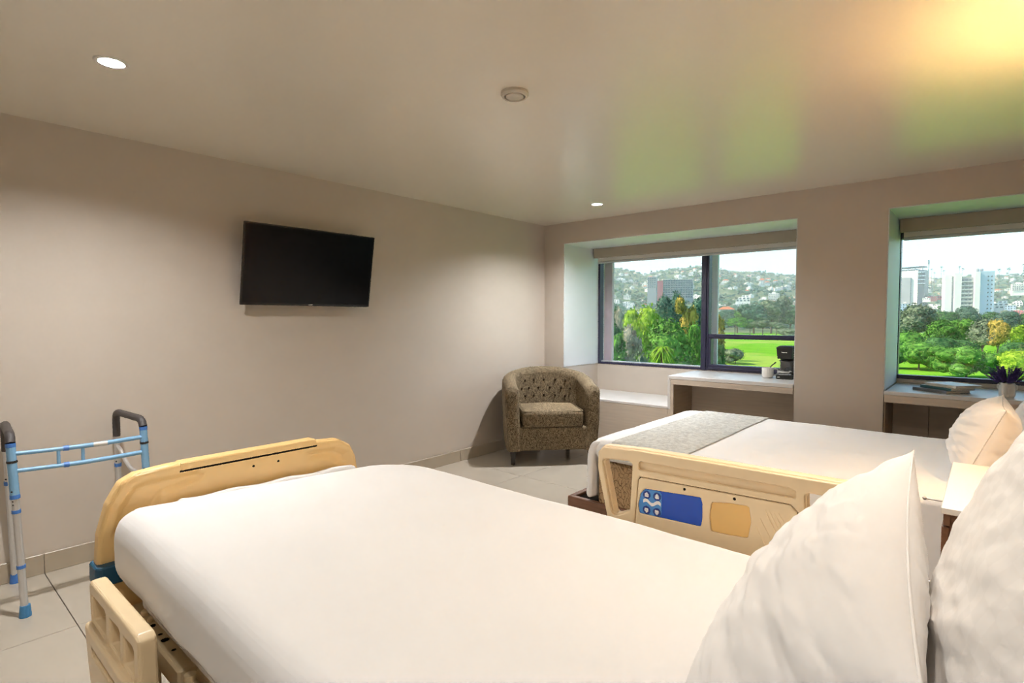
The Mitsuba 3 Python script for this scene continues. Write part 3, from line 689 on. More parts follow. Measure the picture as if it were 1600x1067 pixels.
obj(bed + '__footboard__top_strip', PL(bevelled(rrect(-3.955, -3.455, 0.757, 0.7855, 0.006), 0.0595, 0.006, 4), FBX - 0.058), 'cream_plastic_lamp_tint', smooth=35)
obj(bed + '__footboard__seam', PL(bevelled(rrect(-3.958, -3.452, 0.7535, 0.76, 0.002), 0.0588, 0.0005), FBX - 0.058), 'dark_gap')
for y in (-3.71, -3.615):
    obj(bed + '__footboard__screw_hole', ball((FBX, y, 0.725), 0.0045, 2, (0.3, 1, 1)), 'dark_gap', smooth=True)
for y0, y1 in ((-4.205, -4.11), (-3.34, -3.24)):
    obj(bed + '__bumper', place(bevelled(rrect(FBX - 0.065, FBX + 0.035, y0, y1, 0.02), 0.062, 0.008, 4), (0, 0, 0.45), (1, 0, 0), (0, 1, 0), (0, 0, 1)), 'navy_bumper', smooth=40, label='dark teal corner bumper')
# under-frame
obj(bed + '__side_beam', cbox(1.50, 1.985, -4.132, -4.05, 0.295, 0.36, 0.006), 'cream_metal')
obj(bed + '__side_beam', cbox(1.985, 3.78, -4.09, -4.03, 0.30, 0.352, 0.006), 'cream_metal')
obj(bed + '__side_beam', cbox(1.50, 3.78, -3.10, -3.04, 0.30, 0.352, 0.006), 'cream_metal')
for x, r in ((1.69, 0.009), (1.758, 0.006), (1.80, 0.011), (1.872, 0.006)):
    obj(bed + '__beam_hole', lathe([(r, 0.3606), (0, 0.3606)], 20, (x, -4.106, 0)), 'dark_gap')
for x, z, r in ((1.60, 0.37, 0.012), (1.655, 0.368, 0.010)):
    obj(bed + '__knob', cat(cyl((x, -4.10, 0.36), (x, -4.10, z), r), ball((x, -4.10, z), r, 2, (1, 1, 0.5))), 'cream_plastic', smooth=40)
obj(bed + '__hinge', cat(cyl((2.03, -4.12, 0.335), (2.10, -4.12, 0.335), 0.02), cyl((2.035, -4.12, 0.30), (2.035, -4.12, 0.37), 0.014), cyl((2.10, -4.08, 0.29), (2.10, -4.08, 0.37), 0.017)), 'cream_metal', smooth=40, label='cream rail hinge')
obj(bed + '__deck', cbox(1.50, 3.78, -4.03, -3.10, 0.30, 0.335, 0.004), 'cream_metal')
obj(bed + '__cross_brace', cat(cbox(1.62, 1.70, -4.0, -3.14, 0.13, 0.19), cbox(3.50, 3.58, -4.0, -3.14, 0.13, 0.19), cbox(1.70, 3.50, -3.75, -3.65, 0.14, 0.19), cbox(2.0, 2.06, -3.8, -3.6, 0.185, 0.305), cbox(3.2, 3.26, -3.8, -3.6, 0.185, 0.305)), 'cream_metal')
for x in (1.66, 3.54):
    for y in (-3.99, -3.15):
        obj(bed + '__caster', cat(tube([(x, y - 0.015, 0.055), (x, y + 0.015, 0.055)], 0.055, 24), cyl((x, y, 0.055), (x, y, 0.16), 0.014)), 'black_matte', smooth=40, label='black caster wheel')
# raised rail of the far side
RP = lambda m, t: place(m, (0, -2.98 + t, 0), (1, 0, 0), (0, 0, 1), (0, -1, 0))
outer = Polygon([(2.530, 0.815), (2.552, 0.838), (2.70, 0.846), (3.30, 0.850), (3.40, 0.845), (3.435, 0.80), (3.40, 0.60), (3.36, 0.44), (2.60, 0.44), (2.569, 0.585), (2.528, 0.757)]).buffer(-0.012, join_style=1).buffer(0.012, quad_segs=6)
cut1 = Polygon([(2.552, 0.789), (2.664, 0.797), (2.655, 0.63), (2.594, 0.604)]).buffer(-0.012).buffer(0.012, quad_segs=6)
cut2 = Polygon([(3.19, 0.803), (3.365, 0.80), (3.31, 0.61), (3.20, 0.63)]).buffer(-0.012).buffer(0.012, quad_segs=6)
body = outer.difference(cut1).difference(cut2)
panel = Polygon([(2.672, 0.50), (2.690, 0.745), (2.700, 0.754), (3.152, 0.7635), (3.170, 0.747), (3.172, 0.50)]).buffer(-0.006).buffer(0.006, quad_segs=6)
groove = Polygon([(2.69, 0.778), (2.69, 0.800), (2.70, 0.806), (3.15, 0.810), (3.165, 0.803), (3.165, 0.785)]).buffer(-0.006).buffer(0.006, quad_segs=6)
skin = body.buffer(-0.004).difference(groove).difference(panel.buffer(0.0022))
obj(bed + '__side_rail', cat(RP(bevelled(body, 0.035, 0.006, 4), 0.047), RP(bevelled(skin, 0.013, 0.005, 4), 0.0125)), 'cream_plastic', smooth=35, label='raised cream side rail with control panel')
obj(bed + '__side_rail__gap', RP(bevelled(panel.buffer(0.003), 0.0006, 0.0002, 1), 0.0118), 'dark_gap')
blue = Polygon([(2.695, 0.634), (2.690, 0.66), (2.698, 0.70), (2.714, 0.719), (2.901, 0.730), (2.906, 0.71), (2.906, 0.665), (2.902, 0.640)]).buffer(-0.006).buffer(0.006, quad_segs=6)
yel = Polygon([(2.934, 0.634), (2.928, 0.68), (2.934, 0.723), (2.99, 0.732), (3.043, 0.735), (3.049, 0.69), (3.041, 0.641), (2.99, 0.636)]).buffer(-0.008).buffer(0.008, quad_segs=6)
pan = panel.difference(blue).difference(yel)
obj(bed + '__control_panel', RP(bevelled(pan, 0.011, 0.004, 4), 0.0105), 'cream_plastic', smooth=35)
obj(bed + '__control_panel__blue_membrane', RP(bevelled(blue.buffer(-0.0005), 0.0075, 0.0005, 1), 0.0095), 'membrane_blue', label='blue membrane')
lb = blue.intersection(rrect(2.66, 2.774, 0.60, 0.75, 0.006)).buffer(-0.0015).buffer(-0.012).buffer(0.012, quad_segs=6)
obj(bed + '__control_panel__button_field', RP(bevelled(lb, 0.0008, 0.0002, 1), 0.0018), 'membrane_light_blue', label='light blue field with four buttons')
obj(bed + '__control_panel__yellow_inset', RP(bevelled(yel.buffer(-0.0005), 0.005, 0.0005, 1), 0.0095), 'cream_plastic_deep', label='deep yellow inset')
for bx_, bz, s in ((2.7205, 0.7005, 1), (2.757, 0.7015, 1), (2.7205, 0.650, -1), (2.757, 0.6505, -1)):
    obj(bed + '__control_panel__button', RP(bevelled(Point(bx_, bz).buffer(0.0135, 12), 0.0012, 0.0004, 2), 0.0012), 'button_blue', smooth=40, label='dark blue button with a white %s arrow' % ('up' if s > 0 else 'down'))
    ar = unary_union([Polygon([(bx_ - 0.0085, bz + s * 0.0005), (bx_ + 0.0085, bz + s * 0.0005), (bx_, bz + s * 0.0095)]), rrect(bx_ - 0.0065, bx_ + 0.0065, bz - 0.0032 - s * 0.0035, bz + 0.0032 - s * 0.0035, 0.0005)])
    obj(bed + '__control_panel__arrow', RP(cat([trimesh.creation.extrude_polygon(g, 0.0004, engine='earcut') for g in getattr(ar, 'geoms', [ar])]), -0.0001), 'print_white')
xs = np.linspace(2.708, 2.770, 25)
wav = np.concatenate([np.column_stack([xs, 0.6765 + 0.0055 * np.sin((xs - 2.708) * 150) + 0.006]), np.column_stack([xs, 0.6765 + 0.0055 * np.sin((xs - 2.708) * 150) - 0.005])[::-1]])
obj(bed + '__control_panel__bed_symbol', RP(trimesh.creation.extrude_polygon(Polygon(wav).buffer(0), 0.0004, engine='earcut'), 0.0010), 'print_white', label='pale wavy bed symbol')
for x, z in ((2.849, 0.7455), (3.002, 0.7485)):
    obj(bed + '__control_panel__screw_hole', place(lathe([(0.0045, 0), (0, 0)], 16), (x, -2.98 - 0.0008, z), (1, 0, 0), (0, 0, 1), (0, -1, 0)), 'dark_gap')
for k in range(6):
    x0 = 3.062 + 0.012 * k
    p0, p1 = np.array([x0, 0.735 - 0.026 * max(0, 2 - k)]), np.array([x0 + 0.055 - 0.004 * max(0, k - 3), 0.735 - 0.026 * max(0, 2 - k) - 0.10 + 0.012 * max(0, k - 3)])
    obj(bed + '__control_panel__rib', tube([(p0[0], -2.9805, p0[1]), (p1[0], -2.9805, p1[1])], 0.0016, 8), 'cream_plastic', smooth=40)
for x in (2.75, 3.25):
    obj(bed + '__rail_arm', cat(cbox(x - 0.025, x + 0.025, -2.935, -2.92, 0.30, 0.56, 0.003), cbox(x - 0.025, x + 0.025, -3.05, -2.92, 0.29, 0.31, 0.003)), 'cream_metal')
# lowered rail of the near side
NP = lambda m, t: place(m, (0, -4.238 + t, 0), (1, 0, 0), (0, 0, 1), (0, -1, 0))
lo = Polygon([(1.598, 0.506), (1.612, 0.522), (2.04, 0.525), (2.062, 0.512), (2.072, 0.19), (1.70, 0.16), (1.64, 0.30), (1.605, 0.42)]).buffer(-0.014, join_style=1).buffer(0.014, quad_segs=6)
tops = lambda x: 0.482
holes = [Polygon([(a, 0.408), (b, 0.408), (b, tops(b)), (a, tops(a))]).buffer(-0.008).buffer(0.008, quad_segs=5) for a, b in ((1.628, 1.772), (1.81, 1.905), (1.94, 2.022))]
lo2 = lo
for h in holes:
    lo2 = lo2.difference(h)
gr = Polygon([(1.70, 0.345), (2.03, 0.345), (2.03, 0.36), (1.70, 0.36)])
obj(bed + '__side_rail', cat(NP(bevelled(lo2, 0.042, 0.010, 5), 0.042), NP(bevelled(lo.intersection(rrect(1.5, 2.2, 0.0, 0.405, 0.01)).buffer(-0.002).difference(gr), 0.062, 0.012, 4), 0.045)), 'cream_plastic', smooth=35, label='lowered cream side rail with three openings')
obj(bed + '__rail_arm', cat(cbox(1.78, 1.83, -4.196, -4.125, 0.24, 0.31, 0.003), cbox(1.99, 2.04, -4.196, -4.08, 0.24, 0.28, 0.003), cbox(1.99, 2.04, -4.10, -4.06, 0.24, 0.31, 0.003)), 'cream_metal')
hd = Polygon([(-4.15, 0.16), (-4.17, 0.70), (-4.10, 0.92), (-3.95, 0.96), (-3.25, 0.96), (-3.1, 0.92), (-3.03, 0.70), (-3.05, 0.16)]).buffer(-0.03, join_style=1).buffer(0.03, quad_segs=6)
obj(bed + '__headboard', place(bevelled(hd, 0.045, 0.012, 4), (3.84, 0, 0), (0, 1, 0), (0, 0, 1), (1, 0, 0)), 'cream_plastic', smooth=35)
obj(bed + '__head_strut', cbox(3.78, 3.84, -3.8, -3.4, 0.30, 0.34), 'cream_metal')

mt = thing('mattress', 'mattress in a white fitted sheet, lying on the hospital bed under the bedspread', 'mattress')
obj(mt + '__cover', rbox(1.53, 3.78, -4.10, -3.06, 0.338, 0.60, 0.05, (20, 12, 6)), 'white_cotton', smooth=60)
sc_ = rbox(1.500, 1.545, -3.98, -3.30, 0.40, 0.655, 0.018, (6, 40, 10))
sc_.vertices[:, 2] += np.where(sc_.vertices[:, 2] > 0.6, 0.020 * np.clip((-3.2 - sc_.vertices[:, 1]) / 0.9, 0, 1) + 0.003 * np.sin(sc_.vertices[:, 1] * 31), 0)
obj(mt + '__sheet_fold', sc_, 'white_cotton', smooth=60, label='grey white fold of sheet along the footboard')

def round_corner(m, x0, y0, r, sx, sy):
    """Rounds one vertical corner in plan: x0, y0 the corner, sx, sy the way out of it."""
    v = m.vertices
    dx, dy = (v[:, 0] - (x0 - sx * r)) * sx, (v[:, 1] - (y0 - sy * r)) * sy
    on = (dx > 0) & (dy > 0)
    f = np.where(on, np.maximum(dx, dy) / np.maximum(np.hypot(dx, dy), 1e-9), 1)
    v[on, 0] = x0 - sx * r + sx * (dx * f)[on]
    v[on, 1] = y0 - sy * r + sy * (dy * f)[on]

sp = thing('bedspread', 'plain white bedspread spread smooth over the hospital bed', 'bedspread')
bs = rbox(1.492, 3.80, -4.168, -3.03, 0.45, 0.638, 0.07, (150, 90, 22), bottom=False)
round_corner(bs, 1.492, -3.03, 0.26, -1, 1)
round_corner(bs, 1.492, -4.168, 0.09, -1, -1)
v = bs.vertices
tilt = np.clip((-3.15 - v[:, 1]) / 0.95, 0, 1) * np.clip((2.9 - v[:, 0]) / 1.2, 0, 1)
hgt = np.clip((v[:, 2] - 0.46) / 0.15, 0, 1)
v[:, 2] += 0.048 * tilt * hgt
v[:, 2] += hgt * (0.012 * (meshkit.fbm(v * [2.2, 3.0, 1], 3, 4) - 0.5) + 0.006 * (meshkit.fbm(v * [7, 5, 2] , 3, 9) - 0.5))
side = 1 - hgt
wv = meshkit.fbm(np.column_stack([v[:, 0] * 5, v[:, 1] * 5, v[:, 2] * 1.2]), 3, 12) - 0.5
outw = np.where(v[:, 1] < -4.0, -1, np.where(v[:, 1] > -3.1, 1, 0))
v[:, 1] += np.where(outw < 0, outw * wv * 0.018 * side, 0)
low = v[:, 2] < 0.49
v[:, 2] += np.where(low, 0.02 * (meshkit.fbm(np.column_stack([v[:, 0] * 6, v[:, 1] * 6, 0 * v[:, 0]]), 3, 21) - 0.5) + np.where(v[:, 1] < -4.0, 0.022, 0.0), 0)
bs.vertices = v
obj(sp + '__cloth', bs, 'white_cotton', smooth=True)

# ---------------------------------------------------------------- pillows
def pillow(key, label, FT, FB, NT, NB, th, seed, flip=1, n=64, group=None, seam=True, cloth='damask_cotton'):
    """A filled pillow on four corners: far top, far bottom, near top, near bottom. u runs far to near, v bottom to top."""
    FT, FB, NT, NB = (np.asarray(a, float) for a in (FT, FB, NT, NB))
    s = np.linspace(-1, 1, n)
    s = np.sign(s) * (1 - (1 - np.abs(s)) ** 1.35)
    U, V = np.meshgrid(s, s, indexing='ij')
    pin = 0.075
    u2, v2 = U * (1 - pin * (1 - V ** 2) * np.abs(U)), V * (1 - pin * 1.1 * (1 - U ** 2) * np.abs(V))
    a, b = (u2 + 1) / 2, (v2 + 1) / 2
    P = ((1 - a) * (1 - b))[..., None] * FB + ((1 - a) * b)[..., None] * FT + (a * (1 - b))[..., None] * NB + (a * b)[..., None] * NT
    N = np.cross(NB + NT - FB - FT, FT + NT - FB - NB); N /= np.linalg.norm(N)
    if N[0] > 0:
        N = -N                                          # towards the foot of the bed
    prof = ((1 - np.abs(U) ** 2.3).clip(0) * (1 - np.abs(V) ** 2.3).clip(0)) ** 0.52
    wid, hei = np.linalg.norm(NT + NB - FT - FB) / 2, np.linalg.norm(FT + NT - FB - NB) / 2
    uvm = np.stack([(U + 1) / 2 * wid, (V + 1) / 2 * hei], -1).reshape(-1, 2)
    vs, fs = [], []
    for side in (1, -1):
        q = np.stack([U * 2.2 + seed, V * 2.2, np.full_like(U, side * 3.0)], -1)
        ang_ = np.arctan2(V, U)
        rad = np.maximum(np.abs(U), np.abs(V))
        w = 0.030 * (meshkit.fbm(q * 0.9, 3, seed) - 0.5) * prof
        w += 0.019 * (meshkit.fbm(np.stack([U * 2.2 + V * 1.0, V * 6 - U * 2, U * 0 + side], -1), 3, seed + 3) - 0.5) * prof ** 0.7
        w += 0.012 * (np.abs(meshkit.noise(np.stack([ang_ * 6, rad * 1.5, ang_ * 0 + side * 2], -1), seed + 7) - 0.5) * 2 - 0.5) * smooth01(0.45, 0.95, rad) * (prof ** 0.5)
        W = P + side * N * (prof * th / 2 + w)[..., None]
        vs.append(W.reshape(-1, 3))
        i = np.arange(n * n).reshape(n, n) + (0 if side > 0 else n * n)
        qd = np.stack([i[:-1, :-1], i[1:, :-1], i[1:, 1:], i[:-1, 1:]], -1).reshape(-1, 4)
        fs.append(qd if side > 0 else qd[:, ::-1])
    v, f = np.vstack(vs), np.vstack(fs)
    f = np.vstack([f[:, [0, 1, 2]], f[:, [0, 2, 3]]])
    k = thing(key, label, 'pillow', group)
    m = trimesh.Trimesh(v, f, process=False)
    if m.volume < 0:
        m.invert()
    obj(k + '__case', m, cloth, smooth=True, uv=np.vstack([uvm, uvm]))
    if seam:
        rim = np.concatenate([P[:, 0], P[-1, 1:], P[-2::-1, -1], P[0, -2:0:-1]])
        rim = np.vstack([rim, rim[:1]])
        obj(k + '__seam', tube(rim, 0.0022, 6, caps=False), 'white_cotton', smooth=60)
    return k
def smooth01(a, b, x):
    t = np.clip((x - a) / (b - a), 0, 1)
    return t * t * (3 - 2 * t)
pillow('pillow', 'large white pillow leaning at the head of the hospital bed, in front', (3.448, -3.290, 1.02), (3.205, -3.36, 0.665), (3.515, -3.985, 0.93), (3.265, -4.05, 0.665), 0.20, 4, n=110, cloth='white_cotton')
pillow('pillow', 'white checked damask pillow behind the front pillow of the hospital bed, at right edge', (3.69, -3.32, 1.235), (3.478, -3.39, 0.70), (3.765, -3.99, 1.10), (3.548, -4.05, 0.70), 0.17, 15, n=90)

# ---------------------------------------------------------------- second bed
plastic('wood_walnut', proc(lambda p, n, uv: mix((0.10, 0.045, 0.025), (0.24, 0.125, 0.075), fbm(p.x * 6 + 2 * noise(p.y * 4, p.z * 40), p.y * 40, p.z * 60))), 0.25)
def scribble(p, n, uv):
    a, b = (p.x + p.y) * 36, p.z * 36
    wx = a + 1.6 * noise(a * 0.5, b * 0.5, 3); wy = b + 1.6 * noise(a * 0.5, b * 0.5, 9)
    l1 = dr.abs(dr.sin(3.1 * wx + 2.2 * dr.sin(1.7 * wy)))
    l2 = dr.abs(dr.sin(2.3 * wy + 1.9 * dr.sin(2.1 * wx + 0.7)))
    k = smoothstep(0.30, 0.10, dr.minimum(l1, l2))
    return mix((0.42, 0.29, 0.17), (0.13, 0.075, 0.03), k)
diffuse('leaf_fabric', proc(scribble))
b2 = thing('bed', 'low double bed by the window with brown leaf patterned side', 'bed')
BX, BY0, BY1 = 1.78, -1.80, -0.40
obj(b2 + '__plinth', cat(cbox(1.585, 3.98, -1.815, -1.78, 0.0, 0.168, 0.003), cbox(1.585, 3.98, -0.42, -0.385, 0, 0.168, 0.003), cbox(1.585, 1.62, -1.78, -0.42, 0, 0.168, 0.003)), 'wood_walnut', label='walnut plinth')
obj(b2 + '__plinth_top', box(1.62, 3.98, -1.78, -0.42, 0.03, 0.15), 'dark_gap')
obj(b2 + '__divan', rbox(BX + 0.01, 3.98, BY0, BY1, 0.152, 0.425, 0.03, (20, 20, 6)), 'leaf_fabric', smooth=40, label='divan base in brown leaf patterned cloth')
obj(b2 + '__headboard', cbox(3.985, 4.045, -1.84, -0.25, 0.0, 1.05, 0.006), 'wood_walnut')
dv = thing('duvet', 'white duvet on the low double bed by the window', 'duvet')
du = rbox(1.735, 3.97, -1.835, -0.365, 0.428, 0.552, 0.055, (110, 80, 10))
round_corner(du, 1.735, -1.835, 0.12, -1, -1); round_corner(du, 1.735, -0.365, 0.12, -1, 1)
v = du.vertices
up = v[:, 2] > 0.49
v[:, 2] += np.where(up, 0.014 * (meshkit.fbm(v * [2.6, 3.4, 1], 3, 31) - 0.5) + 0.006 * (meshkit.fbm(v * [4, 16, 1], 3, 33) - 0.5), 0)
ft = smooth01(1.98, 1.75, v[:, 0])
obj(dv + '__top', du, 'white_cotton_daylit', smooth=True)
dr_ = rbox(1.722, 1.772, -1.832, -0.368, 0.185, 0.545, 0.022, (8, 60, 30))
v = dr_.vertices
v[:, 0] += -0.012 * (0.5 - (v[:, 2] - 0.18) / 0.36) + 0.014 * (meshkit.fbm(np.column_stack([v[:, 1] * 7, v[:, 2] * 1.5, v[:, 1] * 0]), 3, 41) - 0.5) * smooth01(0.5, 0.25, v[:, 2])
v[:, 2] += 0.012 * np.sin(v[:, 1] * 9) * smooth01(0.3, 0.2, v[:, 2])
v[:, 0] += 0.045 * np.clip((v[:, 2] - 0.41) / 0.135, 0, 1) ** 2
round_corner(dr_, dr_.vertices[:, 0].min(), -1.832, 0.04, -1, -1)
obj(dv + '__side_drop', rbox(2.43, 3.95, -1.848, -1.80, 0.20, 0.54, 0.02, (40, 6, 16)), 'white_cotton_daylit', smooth=True)
obj(dv + '__foot_drop', dr_, 'white_cotton_daylit', smooth=True)
def quilt(p, n, uv):
    w = fbm(p.x * 60, p.y * 60, 0, 3)
    return mi.Color3f(0.60, 0.61, 0.59) * (0.72 + 0.5 * w)
diffuse('quilt_grey', proc(quilt))
rn = thing('bed_runner', 'grey quilted bed runner across the foot of the bed by the window', 'bed runner')
nx, ny = 60, 190
xs = np.linspace(1.905, 2.36, nx)
# across the bed: down the near side, over the top, down the far side
prof = bend([(-1.842, 0.455), (-1.842, 0.557), (-0.358, 0.557), (-0.358, 0.455)], 0.06, 14)
d = np.concatenate([[0], np.cumsum(np.linalg.norm(np.diff(prof, axis=0), axis=1))])
tt = np.linspace(0, d[-1], ny)
py, pz = np.interp(tt, d, prof[:, 0]), np.interp(tt, d, prof[:, 1])
X, Yg = np.meshgrid(xs, py, indexing='ij'); Z = np.broadcast_to(pz, X.shape).copy()
TTg = np.broadcast_to(tt, X.shape)
edge = np.minimum(X - xs[0], xs[-1] - X)
pat = np.abs(np.sin(X * 62 + 1.5 * np.sin(TTg * 40)) * np.sin(TTg * 62 + 1.5 * np.sin(X * 44))) ** 0.6
pat = np.where(edge < 0.075, np.abs(np.sin(edge * np.pi / 0.025)) ** 0.6, pat)
topw = np.clip((Z - 0.53) / 0.03, 0, 1)
Z += topw * (0.004 * pat + 0.014 * (meshkit.fbm(np.stack([X * 2.6, Yg * 3.4, Z * 0 + 0.55], -1), 3, 31) - 0.5))
Yg = Yg + np.where(Z < 0.53, np.where(Yg < -1, -1, 1) * 0.004 * pat, 0)
v = np.stack([X, Yg, Z], -1).reshape(-1, 3)
i = np.arange(nx * ny).reshape(nx, ny)
q = np.stack([i[:-1, :-1], i[1:, :-1], i[1:, 1:], i[:-1, 1:]], -1).reshape(-1, 4)
rm = trimesh.Trimesh(v, np.vstack([q[:, [0, 1, 2]], q[:, [0, 2, 3]]]), process=False)
obj(rn + '__cloth', rm, 'quilt_grey', smooth=True)
for k in (0, nx - 1):
    obj(rn + '__binding', tube(np.stack([X, Yg, Z], -1)[k], 0.002, 6), 'quilt_grey', smooth=60)
pillow('pillow', 'white pillow nearest the nightstand, leaning at the head of the bed by the window', (3.615, -1.02, 0.905), (3.48, -1.02, 0.575), (3.615, -1.64, 0.905), (3.48, -1.64, 0.575), 0.23, 23, cloth='white_cotton_daylit')
pillow('pillow', 'white pillow behind the nearer pillows of the bed by the window', (3.86, -1.00, 0.95), (3.73, -1.00, 0.575), (3.86, -1.60, 0.95), (3.73, -1.60, 0.575), 0.15, 29, cloth='white_cotton_daylit')
pillow('pillow', 'white pillow on the window side of the low double bed', (3.83, -0.42, 0.94), (3.66, -0.42, 0.575), (3.83, -0.90, 0.94), (3.66, -0.90, 0.575), 0.15, 37, cloth='white_cotton_daylit')

# ---------------------------------------------------------------- nightstand
plastic('top_white', (0.80, 0.79, 0.77), 0.15)
ns = thing('nightstand', 'walnut nightstand with white top between the two beds', 'nightstand')
obj(ns + '__top', cbox(3.46, 4.02, -2.565, -1.885, 0.70, 0.72, 0.002), 'top_white', label='white top')
obj(ns + '__body', cat(cbox(3.48, 4.02, -2.55, -2.53, 0.0, 0.70, 0.001), cbox(3.48, 4.02, -1.92, -1.90, 0, 0.70, 0.001), cbox(4.0, 4.02, -2.53, -1.92, 0, 0.70, 0.001), cbox(3.50, 4.0, -2.53, -1.92, 0.06, 0.08, 0.001)), 'wood_walnut')
obj(ns + '__apron', cbox(3.466, 3.482, -2.56, -1.89, 0.665, 0.70, 0.001), 'wood_walnut')
for k, (z0, z1) in enumerate(((0.375, 0.66), (0.08, 0.37))):
    dk = obj(ns + '__drawer', cbox(3.462, 3.48, -2.555, -1.895, z0, z1, 0.002), 'wood_walnut')
    obj(dk + '__knob', cat(cyl((3.40, -2.22, (z0 + z1) / 2 + 0.13), (3.462, -2.22, (z0 + z1) / 2 + 0.13), 0.0035), ball((3.398, -2.22, (z0 + z1) / 2 + 0.13), 0.007)), 'walker_alu', smooth=40)
# ---------------------------------------------------------------- the land outside: a golf course, then a hill of houses
GZ = -15.0
Fh2, Rh2 = np.array([FWD[0], FWD[1]]) / np.linalg.norm(FWD[:2]), np.array([RGT[0], RGT[1]])
RIDGE_T = (np.array([-400, 300, 700, 940, 960, 985, 1005, 1030, 1050, 1075, 1095, 1115, 1140, 1160, 1200, 1245, 1320, 1400, 1430, 1480, 1520, 1560, 1620, 1800, 2400]) - 800) / FOC
RIDGE_E = (497.5 - np.array([440, 430, 424, 424, 421, 426, 430, 424, 420, 419, 416, 420, 423, 427, 430, 433, 436, 437, 438, 436, 431, 431, 430, 434, 450])) / FOC
def land(x, y):
    """Height of the ground at x, y."""
    dx, dy = np.asarray(x, float) - CAM[0], np.asarray(y, float) - CAM[1]
    d = dx * Fh2[0] + dy * Fh2[1]
    t = (dx * Rh2[0] + dy * Rh2[1]) / np.maximum(d, 1.0)
    ridge = CAM[2] + 2000 * np.interp(t, RIDGE_T, RIDGE_E)
    f = np.clip((d - 640) / 1360, 0, 1)
    f = f + 0.055 * np.sin(f * np.pi * 5) * f * (1 - f) * 2
    z = GZ + (ridge - GZ) * f
    z = np.where(d > 2000, ridge - 0.10 * (d - 2000), z)
    n = meshkit.fbm(np.stack([np.asarray(x) / 140.0, np.asarray(y) / 140.0, np.zeros_like(np.asarray(x, float))], -1), 4, 3) - 0.5
    return z + n * 26 * np.clip((d - 660) / 500, 0, 1)
def spot(px, d):
    """The ground point d metres ahead under a column of the photograph."""
    p = CAM[:2] + d * (Fh2 + Rh2 * (px - 800) / FOC)
    return np.array([p[0], p[1], float(land(p[0], p[1]))])

def ground_fn(p, n, uv):
    d = (p.x - CAM[0]) * Fh2[0] + (p.y - CAM[1]) * Fh2[1]
    hill = smoothstep(600, 680, d + 40 * noise(p.x / 30, p.y / 30))
    mow = fbm(p.x / 16, p.y / 5, 0, 3)
    dry = smoothstep(0.52, 0.75, fbm(p.x / 40 + 7, p.y / 40, 0, 3))
    lawn = mix(mix((0.10, 0.30, 0.02), (0.18, 0.42, 0.035), mow), (0.30, 0.38, 0.09), 0.6 * dry)
    scrub = mix((0.05, 0.10, 0.06), (0.19, 0.23, 0.14), fbm(p.x / 22, p.y / 22, 3, 4))
    return mix(lawn, scrub, hill)
diffuse('ground_cover', proc(ground_fn))
ang_ = np.radians(np.concatenate([np.arange(-110, -70, 4), np.arange(-70, 25, 0.5), np.arange(25, 100, 4), np.arange(100, 250, 10)]))
rad_ = np.concatenate([[3], np.geomspace(20, 600, 24), np.linspace(640, 2600, 70), np.linspace(2700, 5000, 12)])
A, R = np.meshgrid(ang_, rad_, indexing='ij')
GX, GY = CAM[0] + R * np.sin(A), CAM[1] + R * np.cos(A)
v = np.stack([GX, GY, land(GX, GY)], -1).reshape(-1, 3)
i = np.arange(v.shape[0]).reshape(A.shape)
i = np.vstack([i, i[:1]])
q = np.stack([i[:-1, :-1], i[:-1, 1:], i[1:, 1:], i[1:, :-1]], -1).reshape(-1, 4)
q = q[:, ::-1]
obj('ground', trimesh.Trimesh(v, np.vstack([q[:, [0, 1, 2]], q[:, [0, 2, 3]]]), process=False), 'ground_cover', smooth=True,
    label='bright green golf lawn rising into a scrubby hillside', kind='structure')
obj('building_block', box(-14, 18, -14, OUT_Y - 0.01, GZ - 1, -0.31), 'concrete', label='lower floors of the building that the room is in', kind='structure')

# ---------------------------------------------------------------- trees
def foliage(name, a, b, tr=0.25):
    def f(p, n, uv, a=a, b=b):
        return mix(a, b, smoothstep(0.2, 0.8, 0.5 * fbm(p.x / 1.9, p.y / 1.9, p.z / 1.9, 3) + 0.5 * noise(p.x * 1.2, p.y * 1.2, p.z * 1.2)))
    diffuse(name, proc(f))
foliage('leaf_lime', (0.07, 0.18, 0.012), (0.30, 0.44, 0.05))
foliage('leaf_green', (0.02, 0.085, 0.015), (0.125, 0.30, 0.055))
foliage('leaf_deep', (0.012, 0.055, 0.022), (0.08, 0.19, 0.065))
foliage('leaf_blue', (0.022, 0.065, 0.05), (0.11, 0.20, 0.15))
foliage('leaf_grey', (0.05, 0.085, 0.055), (0.20, 0.25, 0.17))
foliage('leaf_gold', (0.13, 0.13, 0.03), (0.48, 0.36, 0.09))
foliage('leaf_bare', (0.15, 0.15, 0.12), (0.36, 0.33, 0.27))
diffuse('bark', (0.10, 0.075, 0.055))

def leaf_cards(pts, nrm, size, r):
    n = len(pts)
    d = nrm + r.normal(0, 0.55, (n, 3)); d /= np.linalg.norm(d, axis=1, keepdims=True)
    h = r.normal(0, 1, (n, 3)); a = np.cross(d, h); a /= np.linalg.norm(a, axis=1, keepdims=True)
    b = np.cross(d, a)
    s = size * r.uniform(0.6, 1.25, (n, 1))
    v = np.stack([pts - a * s, pts - b * s * 0.62 + d * s * 0.18, pts + a * s, pts + b * s * 0.62 + d * s * 0.18], 1).reshape(-1, 3)
    k = np.arange(n)[:, None] * 4
    return trimesh.Trimesh(v, np.vstack([k + [0, 1, 2], k + [0, 2, 3]]), process=False)

